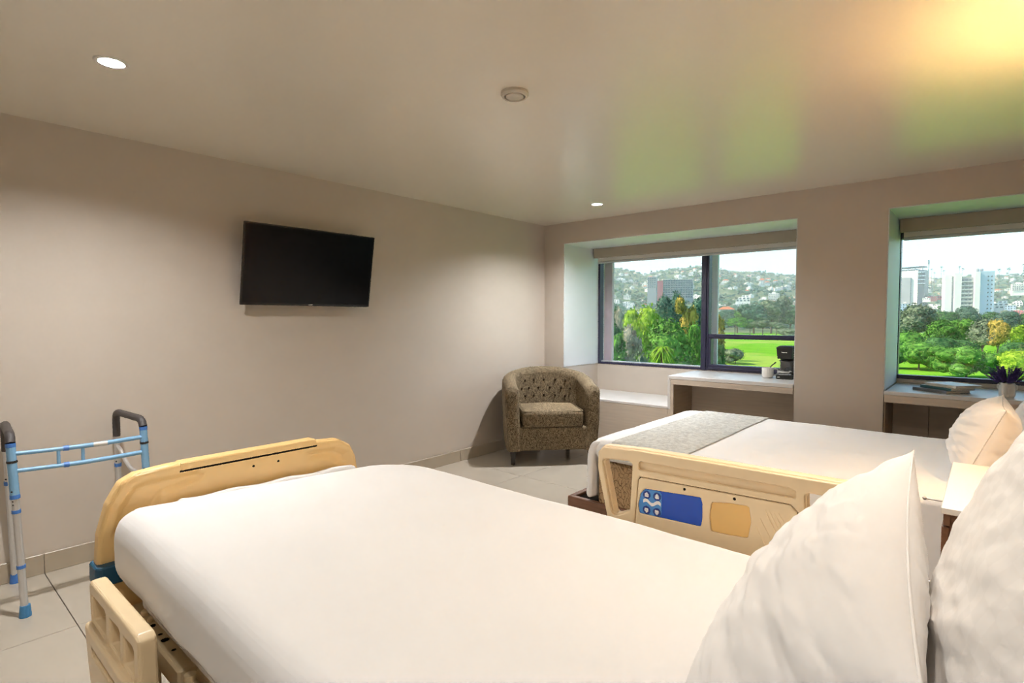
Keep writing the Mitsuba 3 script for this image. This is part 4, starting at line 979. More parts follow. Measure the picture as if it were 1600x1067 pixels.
def crown(blobs, n, size, seed, core=2):
    """Leaf cards on lumpy blobs (centre, radii) with a solid core; the tree is one unit tall."""
    r = np.random.default_rng(seed)
    area = np.array([rad[0] * rad[1] + rad[0] * rad[2] + rad[1] * rad[2] for _, rad in blobs])
    ms = []
    for (c, rad), k in zip(blobs, np.maximum(1, (area / area.sum() * n).astype(int))):
        u = r.normal(0, 1, (k, 3)); u /= np.linalg.norm(u, axis=1, keepdims=True)
        u = u[u[:, 2] > -0.75]
        lump = 0.80 + 0.42 * meshkit.fbm(u * 2.3 + seed, 3, seed)
        p = np.asarray(c) + u * np.asarray(rad) * lump[:, None] * r.uniform(0.82, 1.08, (len(u), 1))
        nn = u / np.asarray(rad); nn /= np.linalg.norm(nn, axis=1, keepdims=True)
        ms.append(leaf_cards(p, nn, size, r))
        s = trimesh.creation.icosphere(subdivisions=core)
        w = s.vertices
        s.vertices = np.asarray(c) + w * np.asarray(rad) * (0.80 + 0.42 * meshkit.fbm(w * 2.3 + seed, 3, seed))[:, None] * 0.84
        ms.append(s)
    return cat(ms)

def blobs_for(kind, seed):
    r = np.random.default_rng(seed)
    B = []
    if kind == 'round':
        for _ in range(9):
            a, q = r.uniform(0, 2 * np.pi), r.uniform(0, 0.24)
            B.append(((q * math.cos(a), q * math.sin(a), r.uniform(0.42, 0.82)), r.uniform(0.12, 0.2) * np.array([1, 1, 0.9])))
        B.append(((0, 0, 0.6), np.array([0.25, 0.25, 0.26])))
    elif kind == 'tall':
        for _ in range(13):
            z = r.uniform(0.3, 0.92); w = 0.2 * math.sin(min(1, (z - 0.15) * 1.15) * np.pi) + 0.05
            a, q = r.uniform(0, 2 * np.pi), r.uniform(0.2, 1) * w
            B.append(((q * math.cos(a), q * math.sin(a), z), r.uniform(0.07, 0.125) * np.array([1, 1, 1.0])))
        B.append(((0, 0, 0.6), np.array([0.13, 0.13, 0.28])))
    elif kind == 'dome':
        for _ in range(12):
            a, q = r.uniform(0, 2 * np.pi), r.uniform(0.15, 0.46)
            B.append(((q * math.cos(a), q * math.sin(a), r.uniform(0.28, 0.78) * (1 - 0.45 * q)), r.uniform(0.15, 0.24) * np.array([1.1, 1.1, 0.95])))
        B.append(((0, 0, 0.52), np.array([0.42, 0.42, 0.40])))
    elif kind == 'umbrella':
        for _ in range(9):
            a, q = r.uniform(0, 2 * np.pi), r.uniform(0.1, 0.42)
            B.append(((q * math.cos(a), q * math.sin(a), r.uniform(0.6, 0.86) - 0.25 * q), r.uniform(0.13, 0.2) * np.array([1.2, 1.2, 0.75])))
        B.append(((0, 0, 0.7), np.array([0.33, 0.33, 0.18])))
    elif kind == 'cone':
        for z in np.linspace(0.2, 0.93, 9):
            for _ in range(2):
                a = r.uniform(0, 2 * np.pi); q = 0.13 * (1.02 - z)
                B.append(((q * math.cos(a), q * math.sin(a), z), (0.06 + 0.17 * (1 - z)) * np.array([1, 1, 0.8])))
    return B

def trunk(h, r0, seed, limbs=3):
    r = np.random.default_rng(seed)
    ms = [tube([(0, 0, -0.02), (r.normal(0, .006), r.normal(0, .006), h * 0.5), (r.normal(0, .012), r.normal(0, .012), h)], [r0, r0 * 0.8, r0 * 0.55], 8)]
    for k in range(limbs):
        a = 2 * np.pi * (k + r.uniform(0, 0.6)) / limbs
        ms.append(tube([(0, 0, h * 0.62), (0.07 * math.cos(a), 0.07 * math.sin(a), h * 0.9), (0.17 * math.cos(a), 0.17 * math.sin(a), h * 1.25)], [r0 * 0.55, r0 * 0.42, r0 * 0.22], 6))
    return cat(ms)

PROTO = {}
def proto(kind, var, cards, size):
    k = (kind, var, cards)
    if k not in PROTO:
        s = 100 + 17 * var + len(kind) * 3
        PROTO[k] = (mikit.ply(crown(blobs_for(kind, s), cards, size, s, 2 if cards > 900 else 1), 'leaf_green'),
                    mikit.ply(trunk({'round': 0.45, 'tall': 0.5, 'dome': 0.35, 'umbrella': 0.6, 'cone': 0.4}[kind], 0.022, s), 'bark'))
    return PROTO[k]

def tree(kind, var, leaf, px, d, top, wide, label, group=None, base=None, cards=2600, size=0.024, key='tree', turn=None):
    """A tree d metres ahead; top: the row its top reaches; wide: its width in columns."""
    g = spot(px, d)
    z1 = CAM[2] + d * (497.5 - top) / FOC
    h, w = z1 - g[2], wide * d / FOC
    ca, tr = proto(kind, var, cards, size)
    w0 = {'round': 0.80, 'tall': 0.56, 'dome': 1.20, 'umbrella': 1.10, 'cone': 0.46}[kind]
    M = T().translate(g.tolist()).rotate([0, 0, 1], float((turn if turn is not None else var * 73 + px * 7) % 360)).scale([w / w0, w / w0, h])
    t = thing(key, label, 'tree', group)
    obj(t + '__crown', ca, leaf, to_world=M)
    obj(t + '__trunk', tr, 'bark', to_world=M)
    return t

# the near trees seen through the left pane
tree('round', 0, 'leaf_lime', 996, 112, 466, 72, 'tall lime green tree, brightest one through the left pane')
tree('round', 1, 'leaf_green', 1050, 88, 498, 108, 'big mid green tree right of centre in the left pane')
tree('tall', 0, 'leaf_deep', 957, 84, 486, 42, 'dark green tree at the left edge of the left pane')
tree('tall', 1, 'leaf_bare', 986, 78, 506, 40, 'grey brown half bare tree below the lime green tree')
tree('dome', 0, 'leaf_grey', 1004, 66, 533, 60, 'grey green bushy tree at the bottom of the left pane')
tree('tall', 2, 'leaf_green', 968, 70, 522, 46, 'green tree at the bottom left of the left pane')
tree('round', 2, 'leaf_bare', 966, 150, 466, 36, 'brownish tree behind the left edge of the left pane')
tree('tall', 0, 'leaf_gold', 1071, 122, 463, 40, 'tall golden beige tree near the mullion')
tree('round', 0, 'leaf_green', 1088, 96, 492, 50, 'green tree beside the mullion, below the golden tree')
tree('dome', 1, 'leaf_deep', 1070, 70, 541, 70, 'dark green low trees at the bottom of the left pane by the mullion')
tree('round', 3, 'leaf_blue', 1036, 205, 452, 40, 'dark blue green tree behind the lime green tree')
tree('round', 1, 'leaf_blue', 1058, 215, 455, 36, 'second dark blue green tree behind, nearer the mullion')
tree('tall', 1, 'leaf_blue', 1094, 180, 464, 44, 'blue green tree right behind the mullion')
tree('round', 2, 'leaf_deep', 950, 190, 452, 40, 'dark tree standing highest at the left edge of the window')
tree('round', 0, 'leaf_green', 1022, 150, 482, 52, 'soft green tree between the lime tree and the golden tree')
tree('dome', 2, 'leaf_green', 930, 90, 500, 60, 'green tree outside behind the mauve fin')
# through the right pane
tree('tall', 2, 'leaf_gold', 1121, 128, 492, 46, 'gold and green tree just right of the mullion')
tree('round', 3, 'leaf_deep', 1123, 120, 530, 36, 'dark tree below the gold tree, seen in the hopper sash')
tree('dome', 0, 'leaf_grey', 1150, 196, 541, 38, 'round grey green bush alone on the lawn')
for n_, (k, vv, lf, px, d, tp, w_, lb) in enumerate([
    ('umbrella', 0, 'leaf_green', 1148, 500, 492, 34, 'first spreading tree from the mullion at the far edge of the lawn'),
    ('umbrella', 1, 'leaf_deep', 1172, 520, 496, 30, 'second spreading tree at the far edge of the lawn'),
    ('umbrella', 2, 'leaf_grey', 1192, 505, 497, 34, 'third spreading tree at the far edge of the lawn'),
    ('umbrella', 0, 'leaf_grey', 1213, 495, 500, 34, 'fourth spreading tree at the far edge of the lawn'),
    ('dome', 1, 'leaf_grey', 1228, 470, 511, 34, 'low bush at the far edge of the lawn near the pier'),
    ('round', 0, 'leaf_blue', 1178, 590, 471, 52, 'tall blue green tree behind the spreading trees'),
    ('round', 1, 'leaf_grey', 1205, 600, 468, 56, 'tall pale green tree behind the spreading trees'),
    ('round', 2, 'leaf_deep', 1235, 600, 480, 46, 'dark tree behind the spreading trees next to the pier'),
    ('round', 3, 'leaf_blue', 1130, 590, 481, 46, 'dark blue green tree far behind the gold tree'),
    ('round', 2, 'leaf_green', 1152, 610, 480, 40, 'green tree behind the first spreading tree'),
    ('tall', 1, 'leaf_grey', 1222, 640, 462, 36, 'grey green tree rising highest beside the pier')]):
    tree(k, vv, lf, px, d, tp, w_, lb, cards=1200, size=0.036)
# through the right window
for (k, vv, lf, px, d, tp, w_, lb) in [
    ('dome', 0, 'leaf_deep', 1404, 178, 532, 56, 'dark rounded tree at the left edge of the right window'),
    ('dome', 1, 'leaf_green', 1437, 172, 527, 70, 'rounded green tree, second in the row on the lawn'),
    ('dome', 2, 'leaf_deep', 1467, 180, 519, 74, 'dark rounded tree, third in the row on the lawn'),
    ('dome', 0, 'leaf_green', 1512, 150, 534, 84, 'bright rounded tree with a dark trunk and shadow, right of the books'),
    ('dome', 1, 'leaf_green', 1551, 146, 545, 70, 'rounded green tree behind the vase'),
    ('dome', 2, 'leaf_lime', 1592, 140, 540, 70, 'yellow green rounded tree at the right edge'),
    ('dome', 2, 'leaf_deep', 1586, 168, 527, 60, 'dark rounded tree behind the yellow green tree'),
    ('dome', 1, 'leaf_deep', 1500, 192, 524, 70, 'dark rounded tree in the second row of the lawn trees'),
    ('round', 2, 'leaf_green', 1472, 232, 491, 66, 'light green feathery tree in the middle of the right window'),
    ('round', 0, 'leaf_green', 1502, 240, 493, 52, 'light green tree next to the feathery one'),
    ('round', 1, 'leaf_grey', 1536, 212, 497, 66, 'grey green tree left of the added orange tree'),
    ('round', 3, 'leaf_gold', 1560, 206, 493, 42, 'orange yellow tree added in place of a reflection in the right window'),  # added tree, stands in for an orange reflection in the pane
    ('round', 1, 'leaf_grey', 1426, 262, 474, 68, 'large grey olive tree at the left of the right window'),
    ('tall', 1, 'leaf_blue', 1400, 270, 480, 40, 'blue green tree at the left frame of the right window'),
    ('dome', 2, 'leaf_green', 1420, 225, 512, 60, 'green tree below the large grey olive tree'),
    ('round', 2, 'leaf_lime', 1594, 232, 500, 36, 'yellow tree above the lawn patch at the right edge'),
    ('round', 0, 'leaf_deep', 1480, 420, 482, 44, 'dark tree below the white tower'),
    ('round', 1, 'leaf_blue', 1512, 430, 478, 50, 'blue green tree at the foot of the white tower'),
    ('round', 2, 'leaf_deep', 1545, 440, 481, 48, 'dark tree right of the white tower'),
    ('round', 3, 'leaf_blue', 1578, 430, 482, 52, 'dark blue green tree at the right edge below the houses'),
    ('round', 0, 'leaf_deep', 1612, 420, 484, 50, 'dark tree beyond the right edge'),
    ('round', 1, 'leaf_blue', 1448, 440, 478, 40, 'blue green tree left of the white tower'),
    ('dome', 0, 'leaf_green', 1640, 160, 530, 90, 'rounded green tree beyond the right edge of the window')]:
    tree(k, vv, lf, px, d, tp, w_, lb)
# the rows go on behind the pier and beyond the frame
r4 = np.random.default_rng(5)
for k in range(30):
    px = r4.uniform(1262, 1382) if k % 3 == 0 else r4.uniform(1660, 2250) if k % 3 == 1 else r4.uniform(560, 915)
    lf, nm = [('leaf_green', 'green'), ('leaf_deep', 'dark green'), ('leaf_blue', 'blue green'), ('leaf_grey', 'grey green')][k % 4]
    side = ['behind the pier between the windows', 'beyond the right edge of the window', 'beyond the left edge of the window'][k % 3]
    d = r4.uniform(420, 620) if k % 3 == 0 else r4.uniform(150, 420)
    tree(['round', 'dome'][k % 2], k % 3, lf, px, d, r4.uniform(484, 500), r4.uniform(40, 60), '%s tree %s' % (nm, side), '%s trees %s' % (nm, side), cards=1200, size=0.036)
# a feather palm in the left pane
def palm(px, d, top, spread, label, group=None, lf='leaf_green', fronds=26, thin=1.0, droop=1.0):
    g = spot(px, d); z1 = CAM[2] + d * (497.5 - top) / FOC; L = spread * d / FOC / 2
    t = thing('palm_tree', label, 'palm tree', group)
    c = np.array([g[0], g[1], z1 - 0.35 * L])
    obj(t + '__trunk', tube([(g[0], g[1], g[2] - 0.3), (g[0] + 0.1, g[1], (g[2] + c[2]) / 2), c], [0.32 * thin, 0.26 * thin, 0.24 * thin], 8), 'bark')
    r = np.random.default_rng(int(px * 13 + d))
    ms = []
    for k in range(fronds):
        a, e = 2 * np.pi * k * 0.382, r.uniform(-0.5, 1.25)
        s = np.linspace(0, 1, 7)
        out = np.array([math.cos(a), math.sin(a)])
        hor, ver = L * s * math.cos(e * 0.8), L * (math.sin(e) * s * 0.9 - droop * 0.75 * s ** 2.2)
        P = np.column_stack([c[0] + out[0] * hor, c[1] + out[1] * hor, c[2] + ver])
        sid = np.array([-out[1], out[0], 0])
        wd = 0.075 * L * np.sin(np.pi * np.clip(s * 0.9 + 0.1, 0, 1)) ** 0.7
        for sg in (-1, 1):
            Q = P + sid * (sg * wd)[:, None] - np.array([0, 0, 1]) * (wd * 0.55)[:, None]
            vv = np.vstack([P, Q]); n = 7
            k0 = np.arange(n - 1)
            ms.append(trimesh.Trimesh(vv, np.vstack([np.stack([k0, k0 + 1, k0 + n + 1], -1), np.stack([k0, k0 + n + 1, k0 + n], -1)]), process=False))
    obj(t + '__fronds', cat(ms), lf)
palm(1036, 58, 538, 44, 'green feather palm at the bottom of the left pane', lf='leaf_lime', fronds=90, droop=1.2)

# ---------------------------------------------------------------- houses
for nm, c in (('render_white', (0.82, 0.81, 0.78)), ('render_cream', (0.76, 0.66, 0.50)), ('render_grey', (0.30, 0.33, 0.37)), ('render_rose', (0.72, 0.22, 0.24)), ('render_sand', (0.62, 0.50, 0.38)),
              ('roof_tile_red', (0.46, 0.16, 0.09)), ('roof_flat', (0.58, 0.56, 0.53)), ('render_blue', (0.42, 0.55, 0.70))):
    diffuse(nm, c)
plastic('window_dark', (0.06, 0.09, 0.13), 0.1)

HP = {}
def house_proto(kind):
    """Parts of a house one metre to the metre, its front along -y, its base below the ground."""
    if kind in HP:
        return HP[kind]
    P = {}
    def win(w0, w1, z0, z1, y, nx, nz, fw=0.55, fh=0.5):
        out = []
        for a in range(nx):
            for b in range(nz):
                cx, cz = w0 + (a + 0.5) * (w1 - w0) / nx, z0 + (b + 0.5) * (z1 - z0) / nz
                hw, hh_ = fw * (w1 - w0) / nx / 2, fh * (z1 - z0) / nz / 2
                out.append(box(cx - hw, cx + hw, y - 0.06, y + 0.05, cz - hh_, cz + hh_))
        return out
    def winx(y0, y1, z0, z1, x, ny_, nz, s):
        return [box(x - 0.05, x + 0.06, y0 + (a + 0.25) * (y1 - y0) / ny_, y0 + (a + 0.75) * (y1 - y0) / ny_, z0 + (b + 0.28) * (z1 - z0) / nz, z0 + (b + 0.75) * (z1 - z0) / nz) for a in range(ny_) for b in range(nz)]
    if kind == 'flat':
        P['walls'] = box(-6, 6, -5, 5, -6, 6)
        P['roof'] = cat(box(-6.3, 6.3, -5.3, 5.3, 6, 6.5), box(-2, 1.5, -1, 3, 6.5, 8.6))
        P['windows'] = cat(win(-6, 6, 0, 6, -5, 4, 2), winx(-5, 5, 0, 6, -6, 3, 2, -1), winx(-5, 5, 0, 6, 6, 3, 2, 1))
    elif kind == 'step':
        P['walls'] = cat(box(-7, 7, -6, 5, -7, 3.2), box(-4.5, 7, -2, 5, 3.2, 6.4), box(-1, 6, 1, 5, 6.4, 9))
        P['roof'] = cat(box(-7.3, 7.3, -6.3, -2, 3.2, 3.6), box(-4.8, 7.3, -2.3, 1, 6.4, 6.8), box(-1.3, 6.3, 0.7, 5.3, 9, 9.4))
        P['windows'] = cat(win(-7, 7, 0, 3.2, -6, 4, 1, 0.65, 0.6), win(-4.5, 7, 3.4, 6.4, -2, 3, 1, 0.65, 0.6), win(-1, 6, 6.6, 9, 1, 2, 1), winx(-6, 5, 0, 3.2, -7, 3, 1, -1))
    elif kind == 'hip':
        P['walls'] = box(-7, 7, -5, 5, -6, 5.2)
        P['roof'] = trimesh.PointCloud([(-7.8, -5.8, 5.1), (7.8, -5.8, 5.1), (7.8, 5.8, 5.1), (-7.8, 5.8, 5.1), (-3, 0, 8.2), (3, 0, 8.2), (-7.8, -5.8, 5.3), (7.8, -5.8, 5.3), (7.8, 5.8, 5.3), (-7.8, 5.8, 5.3)]).convex_hull
        P['windows'] = cat(win(-7, 7, 0, 5.2, -5, 4, 2), winx(-5, 5, 0, 5.2, -7, 3, 2, -1))
    elif kind == 'block':
        P['walls'] = box(-9, 9, -6, 6, -8, 13)
        P['roof'] = cat(box(-9.3, 9.3, -6.3, 6.3, 13, 13.5), box(-3, 3, -2, 3, 13.5, 16))
        P['balconies'] = cat([box(-8.4 + 6 * a, -3.6 + 6 * a, -7.4, -6, 0.2 + 3.1 * k, 1.2 + 3.1 * k) for a in range(3) for k in range(4)])
        P['windows'] = cat(win(-9, 9, 0.6, 13, -6, 6, 4, 0.62, 0.55), winx(-6, 6, 0.6, 13, -9, 4, 4, -1))
    HP[kind] = {a: mikit.ply(m, 'render_white') for a, m in P.items()}
    return HP[kind]
def house(kind, px, d, wall, label, group=None, turn=0.0, s=1.0, sz=None, roof=None, key='house', lift=0.0):
    g = spot(px, d); g[2] += lift
    deg = math.degrees(math.atan2(CAM[0] - g[0], -(CAM[1] - g[1]))) + turn
    M = T().translate(g.tolist()).rotate([0, 0, 1], deg).scale([s, s, sz or s])
    t = thing(key, label, 'house' if key == 'house' else 'building', group)
    for a, pl in house_proto(kind).items():
        obj(t + '__' + a, pl, {'walls': wall, 'roof': roof or ('roof_tile_red' if kind == 'hip' else wall if wall == 'render_white' else 'roof_flat'), 'balconies': 'render_white', 'windows': 'window_dark'}[a], to_world=M,
            kind='stuff' if a in ('windows', 'balconies') else None)
    return t
# the buildings one can name
house('hip', 1134, 705, 'render_white', 'white house with a red tiled roof beside the mullion', s=1.25, turn=8, lift=12)
house('step', 1163, 715, 'render_cream', 'cream stepped house right of the red roofed house', s=1.1, lift=13)
house('step', 1160, 880, 'render_white', 'wide white villa above the red roofed house', s=1.5, lift=8, sz=1.1)
house('block', 1208, 1000, 'render_white', 'white block with dark windows on the slope near the pier', s=1.0, lift=6)
house('block', 1116, 1050, 'render_white', 'white stepped block close behind the mullion', s=0.9, lift=4)
house('block', 1588, 1050, 'render_white', 'white balconied block high at the right edge', s=1.05, lift=22, turn=10)
house('block', 1600, 1090, 'render_white', 'second white balconied block beyond the right edge', s=1.05, lift=20, turn=10)
house('step', 1560, 800, 'render_white', 'long white house right of the tower', s=1.45, sz=1.2, lift=8)
house('flat', 1577, 780, 'render_blue', 'pale blue house with square windows right of the tower', s=1.0, lift=9)
house('flat', 1552, 815, 'render_white', 'low white house with a row of windows at the tower foot', s=1.2, sz=0.8, lift=9)
house('flat', 1590, 770, 'render_rose', 'pink walled house near the right edge', s=0.9, sz=0.7, lift=5)
house('flat', 1455, 960, 'render_rose', 'bright pink house left of the tower', s=1.0, sz=0.75, lift=17, turn=15)
house('flat', 1471, 975, 'render_rose', 'second pink house next to the tower', s=1.0, sz=0.6, lift=17, turn=-10)
house('flat', 1446, 950, 'render_white', 'white house left of the pink houses', s=0.9, sz=0.6, lift=15)
house('hip', 1408, 640, 'render_white', 'small dark fronted house with red roof at the left of the right window', s=0.8, lift=14)
house('flat', 1460, 700, 'render_white', 'white walled house below the pink houses', s=1.1, sz=0.6, lift=10)
house('flat', 1413, 800, 'render_blue', 'pale blue house below the long white building', s=1.1, lift=10)
# the white tower of two slabs and balconies between
def local(px, d, turn=0.0, lift=0.0):
    g = spot(px, d); g[2] += lift
    a = math.atan2(CAM[0] - g[0], -(CAM[1] - g[1])) + math.radians(turn)
    ex, ey = np.array([math.cos(a), math.sin(a), 0]), np.array([-math.sin(a), math.cos(a), 0])
    return lambda m: place(m, g, ex, ey, (0, 0, 1))
L_ = local(1509, 800, turn=14)
tw = thing('tower', 'white residential tower of two slabs with balconies between', 'building')
zt = CAM[2] + 800 * (497.5 - 426) / FOC - spot(1509, 800)[2]
obj(tw + '__left_slab', L_(cat(box(-27, -19, -4, 12, -10, zt - 3), box(-16.5, -8, -6, 10, -10, zt - 1))), 'render_white')
obj(tw + '__stair_strip', L_(cat(box(-19, -16.5, -2, 10, -10, zt - 5))), 'render_grey')
obj(tw + '__balcony_bay', L_(box(-8, 7, 1, 12, -10, zt - 7)), 'render_grey')
nf = 9
for k in range(nf):
    z = 2 + k * (zt - 10) / nf
    obj(tw + '__balcony', L_(box(-7, 6, -2.2, 1, z, z + 1.3)), 'render_white')
    for a in range(3):
        obj(tw + '__window', L_(box(-6.5 + a * 4.3, -3.5 + a * 4.3, 0.9, 1.1, z + 1.7, z + 3.8)), 'window_dark')
obj(tw + '__right_slab', L_(cat(box(7, 13, -7, 10, -10, zt))), 'render_white')
obj(tw + '__painted_shade_face', L_(box(13, 30, -3, 12, -10, zt + 1)), 'render_blue')  # blue grey shade of this white side is put into its colour
for k in range(nf + 1):
    z = 1 + k * (zt - 4) / (nf + 1)
    for a in (22.0, 26.0):
        obj(tw + '__side_window', L_(box(a, a + 1.8, -3.1, -2.9, z + 1, z + 3)), 'window_dark')
for x_, y_ in ((12, 2), (17, 4)):
    obj(tw + '__water_tank', L_(lathe([(0, zt), (1.8, zt), (2.0, zt + 4), (0.6, zt + 5.2), (0, zt + 5.2)], 12, (x_, y_, 0))), 'render_grey')
# the long white building with dark canopy
L_ = local(1417, 980, turn=-18)
bl = thing('building', 'long white building under a dark flat canopy, high on the left of the right window', 'building')
z0 = CAM[2] + 980 * (497.5 - 447) / FOC - spot(1417, 980)[2]; z1 = CAM[2] + 980 * (497.5 - 424) / FOC - spot(1417, 980)[2]
obj(bl + '__walls', L_(box(-20, 16, -5, 14, -12, z1)), 'render_white')
obj(bl + '__canopy', L_(cat(box(-24, 24, -4, 12, z1 + 5, z1 + 7), box(-24, 14, -2, 12, z1, z1 + 2.5))), 'window_dark', label='dark flat canopy')
for k in range(5):
    obj(bl + '__post', L_(box(-22 + k * 10.8, -21 + k * 10.8, -3, -2, z1, z1 + 5)), 'render_grey')
obj(bl + '__side_wing', L_(box(16, 26, -6, 12, -12, z1)), 'window_dark')
for k in range(4):
    zz = z0 + (k + 0.4) * (z1 - z0) / 4
    obj(bl + '__balcony', L_(box(15.8, 27, -8, -6, zz, zz + 1.2)), 'render_blue')
obj(bl + '__window', L_(box(-18, -13, -5.2, -4.9, z1 - 14, z1 - 13)), 'window_dark')
obj(bl + '__entrance_wing', L_(box(-8, 6, -9, -5, -12, z1 - 12)), 'render_grey')
# the dark glazed block with a red front
L_ = local(1057, 960, turn=6)
gb = thing('building', 'long dark glazed block with a red end wall in the left pane', 'building')
zb = spot(1057, 960)[2]
z1 = CAM[2] + 960 * (497.5 - 437) / FOC - zb; z0 = z1 - 32
obj(gb + '__walls', L_(box(-24, 27, 0, 16, -14, z1)), 'render_grey')
for k in range(8):
    obj(gb + '__floor_band', L_(box(-24.2, 27.2, -0.4, 0, z0 + 4 * k - 0.5, z0 + 4 * k + 0.4)), 'render_grey')
for k in range(8):
    for a in range(12):
        obj(gb + '__window', L_(box(-23.5 + a * 4.2, -20.2 + a * 4.2, -0.25, 0.0, z0 + 4 * k + 0.7, z0 + 4 * k + 3.2)), 'window_dark')
obj(gb + '__end_wall', L_(box(-34, -24, -3, 14, -14, z1 - 2)), 'render_rose', label='red end wall')
obj(gb + '__roof_slab', L_(box(-25, 28, -0.6, 16.5, z1, z1 + 0.8)), 'render_white')
L_ = local(1018, 930, turn=-8)
br = thing('building', 'grey brown block of many small windows left of the red wall', 'building')
zb = spot(1018, 930)[2]; z1 = CAM[2] + 930 * (497.5 - 433) / FOC - zb
obj(br + '__walls', L_(box(-7.5, 7, 0, 12, -12, z1)), 'render_grey')
for k in range(5):
    for a in range(4):
        obj(br + '__window', L_(box(-6.5 + a * 3.4, -4.6 + a * 3.4, -0.2, 0, z1 - 3.6 - 3.6 * k, z1 - 1.6 - 3.6 * k)), 'window_dark')
# palms on the skyline
for px, d, tp, spd, lb in ((1453, 1250, 420, 5, 'thin palm on the ridge just right of the mast'), (1457, 1180, 425, 5, 'lower thin palm on the ridge right of the mast'), (1468, 1240, 416, 6, 'taller of the two thin palms half way from mast to tower'),
                           (1472, 1200, 422, 5, 'shorter of the two thin palms half way from mast to tower'), (1496, 1260, 416, 6, 'thin palm above the left slab of the tower'), (1501, 1220, 419, 6, 'second thin palm above the tower, slightly lower'),
                           (1596, 1150, 412, 7, 'thin palm above the white balconied blocks, tallest at the right edge'), (1558, 1200, 420, 8, 'bushy palm on the ridge right of the tower'), (1573, 1180, 418, 8, 'bushy palm on the ridge just left of the balconied blocks')):
    palm(px, d, tp, spd, lb, 'palms on the ridge', 'leaf_blue', 18, 1.2)
ms_ = thing('antenna_mast', 'slim dark mast standing behind the long white building', 'mast')
g = spot(1448, 1100); zt = CAM[2] + 1100 * (497.5 - 407) / FOC
obj(ms_ + '__pole', cyl(g, (g[0], g[1], zt), 0.5, 8), 'window_dark')
obj(ms_ + '__head', cyl((g[0], g[1], zt - 8), (g[0], g[1], zt), 1.3, 8), 'window_dark')

# the hillside of small houses and trees
r5 = np.random.default_rng(11)
LM = [(1470, 1548, 800), (1396, 1448, 960), (1022, 1096, 945), (1006, 1028, 925)]
def hidden(px, d):
    return any(a < px < b and d < dd for a, b, dd in LM)
USED = []
def free(g, r):
    if any((g[0] - u[0]) ** 2 + (g[1] - u[1]) ** 2 < (r + u[2]) ** 2 for u in USED):
        return False
    USED.append((g[0], g[1], r))
    return True
for px, d, r in ((1134, 705, 10), (1163, 715, 9), (1160, 880, 12), (1208, 1000, 11), (1116, 1050, 10), (1588, 1050, 12), (1600, 1090, 12), (1560, 800, 12), (1577, 780, 8), (1552, 815, 9), (1590, 770, 8), (1455, 960, 8), (1471, 975, 8),
                 (1446, 950, 7), (1408, 640, 8), (1460, 700, 8), (1413, 800, 9), (1509, 800, 34), (1417, 980, 30), (1057, 960, 38), (1018, 930, 12)):
    g = spot(px, d); USED.append((g[0], g[1], r))
def whereabouts(px, d):
    """Where on the hillside, in words that the picture bears out."""
    row = 497.5 - (land(*spot(px, d)[:2]) - CAM[2]) * FOC / d
    up = 'at the foot of the hill' if row > 482 else 'low on the hillside' if row > 468 else 'half way up the hillside' if row > 455 else 'high on the hillside' if row > 442 else 'just under the skyline'
    side = ('left of the brown block' if px < 1006 else 'around the glazed block' if px < 1062 else 'near the mullion' if px < 1110 else 'right of the mullion' if px < 1165 else 'in the right pane' if px < 1205 else 'beside the pier' if px < 1300
            else 'left of the white tower' if px < 1480 else 'around the white tower' if px < 1548 else 'right of the white tower')
    return up + ', ' + side
HT = [('flat', 'render_white', 'small white flat roofed house'), ('step', 'render_white', 'small white stepped house'), ('flat', 'render_cream', 'small cream house'), ('hip', 'render_white', 'small red roofed house'),
      ('flat', 'render_grey', 'small grey house'), ('block', 'render_white', 'white block of flats'), ('flat', 'render_sand', 'small sand coloured house')]
def column():
    return r5.uniform(940, 1248) if r5.random() < 0.6 else r5.uniform(1392, 1625)
n_ = tries = 0
while n_ < 262 and tries < 9000:
    tries += 1
    px, d = column(), 730 + 1150 * r5.random() ** 0.9
    k = HT[r5.choice(len(HT), p=[0.30, 0.22, 0.13, 0.12, 0.07, 0.05, 0.11])]
    s = r5.uniform(0.55, 1.05) * (0.75 if k[0] == 'block' else 1)
    if hidden(px, d) or not free(spot(px, d), {'flat': 6.6, 'step': 8, 'hip': 7.5, 'block': 10}[k[0]] * s):
        continue
    w_ = whereabouts(px, d)
    house(k[0], px, d, k[1], k[2] + ' ' + w_, k[2] + 's ' + w_, turn=r5.uniform(-40, 40), s=s, lift=r5.uniform(0, 2.5))
    n_ += 1
n_ = tries = 0
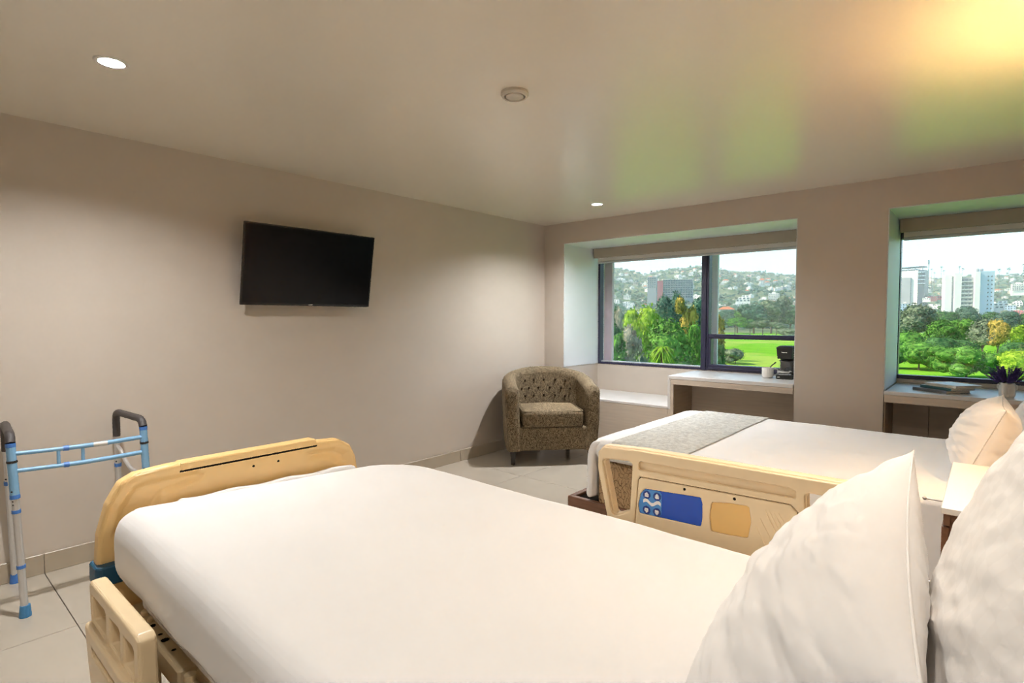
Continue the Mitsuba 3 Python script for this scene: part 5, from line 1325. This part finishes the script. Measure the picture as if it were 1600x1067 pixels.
while n_ < 250 and tries < 9000:
    tries += 1
    px, d = column(), 660 + 1330 * r5.random()
    h = r5.uniform(6, 13)
    if hidden(px, d) or not free(spot(px, d), 0.42 * h):
        continue
    lf, nm = [('leaf_blue', 'blue green'), ('leaf_deep', 'dark green'), ('leaf_grey', 'grey green')][r5.integers(3)]
    kind, shape = [('round', 'round'), ('dome', 'broad'), ('tall', 'slim')][r5.integers(3)]
    ca, tr = proto(kind, int(r5.integers(2)), 260, 0.07)
    M = T().translate(spot(px, d).tolist()).rotate([0, 0, 1], float(r5.uniform(0, 360))).scale([h * (0.8 if kind == 'dome' else 1.1), h * (0.8 if kind == 'dome' else 1.1), h])
    w_ = whereabouts(px, d)
    t = thing('hillside_tree', '%s %s tree %s' % (shape, nm, w_), 'tree', '%s %s trees %s' % (shape, nm, w_))
    obj(t + '__crown', ca, lf, to_world=M)
    obj(t + '__trunk', tr, 'bark', to_world=M)
    n_ += 1

# scrub between the houses: past counting, one mesh of low lumps
r6 = np.random.default_rng(17)
ico = trimesh.creation.icosphere(subdivisions=1)
vs, fs, k = [], [], 0
for _ in range(4200):
    px = r6.uniform(890, 1275) if r6.random() < 0.4 else r6.uniform(1375, 1680) if r6.random() < 0.5 else r6.uniform(600, 2300)
    d = 670 + 1330 * r6.random()
    g = spot(px, d); h = r6.uniform(1.6, 4.6)
    w = ico.vertices * (0.75 + 0.5 * r6.random((len(ico.vertices), 1))) * [h * r6.uniform(1, 1.8), h * r6.uniform(1, 1.8), h] + g + [0, 0, 0.3 * h]
    vs.append(w); fs.append(ico.faces + k); k += len(w)
obj('hillside_scrub', trimesh.Trimesh(np.vstack(vs), np.vstack(fs), process=False), 'leaf_blue', label='low blue green scrub and hedges between the hillside houses', cat='scrub', kind='stuff')
# summer haze in the air over the hill
if HAZE:
    scene['haze'] = {'type': 'cube', 'to_world': T().translate([CAM[0] + Fh2[0] * 1500, CAM[1] + Fh2[1] * 1500, 250]).rotate([0, 0, 1], math.degrees(math.atan2(Fh2[1], Fh2[0]))).scale([1230, 2200, 300]),
        'bsdf': {'type': 'null'}, 'interior': {'type': 'homogeneous', 'sigma_t': 0.00027, 'albedo': rgb(0.86, 0.93, 0.99)}}
    tag('haze', 'thin blue summer haze over the far hillside', 'haze', kind='stuff')
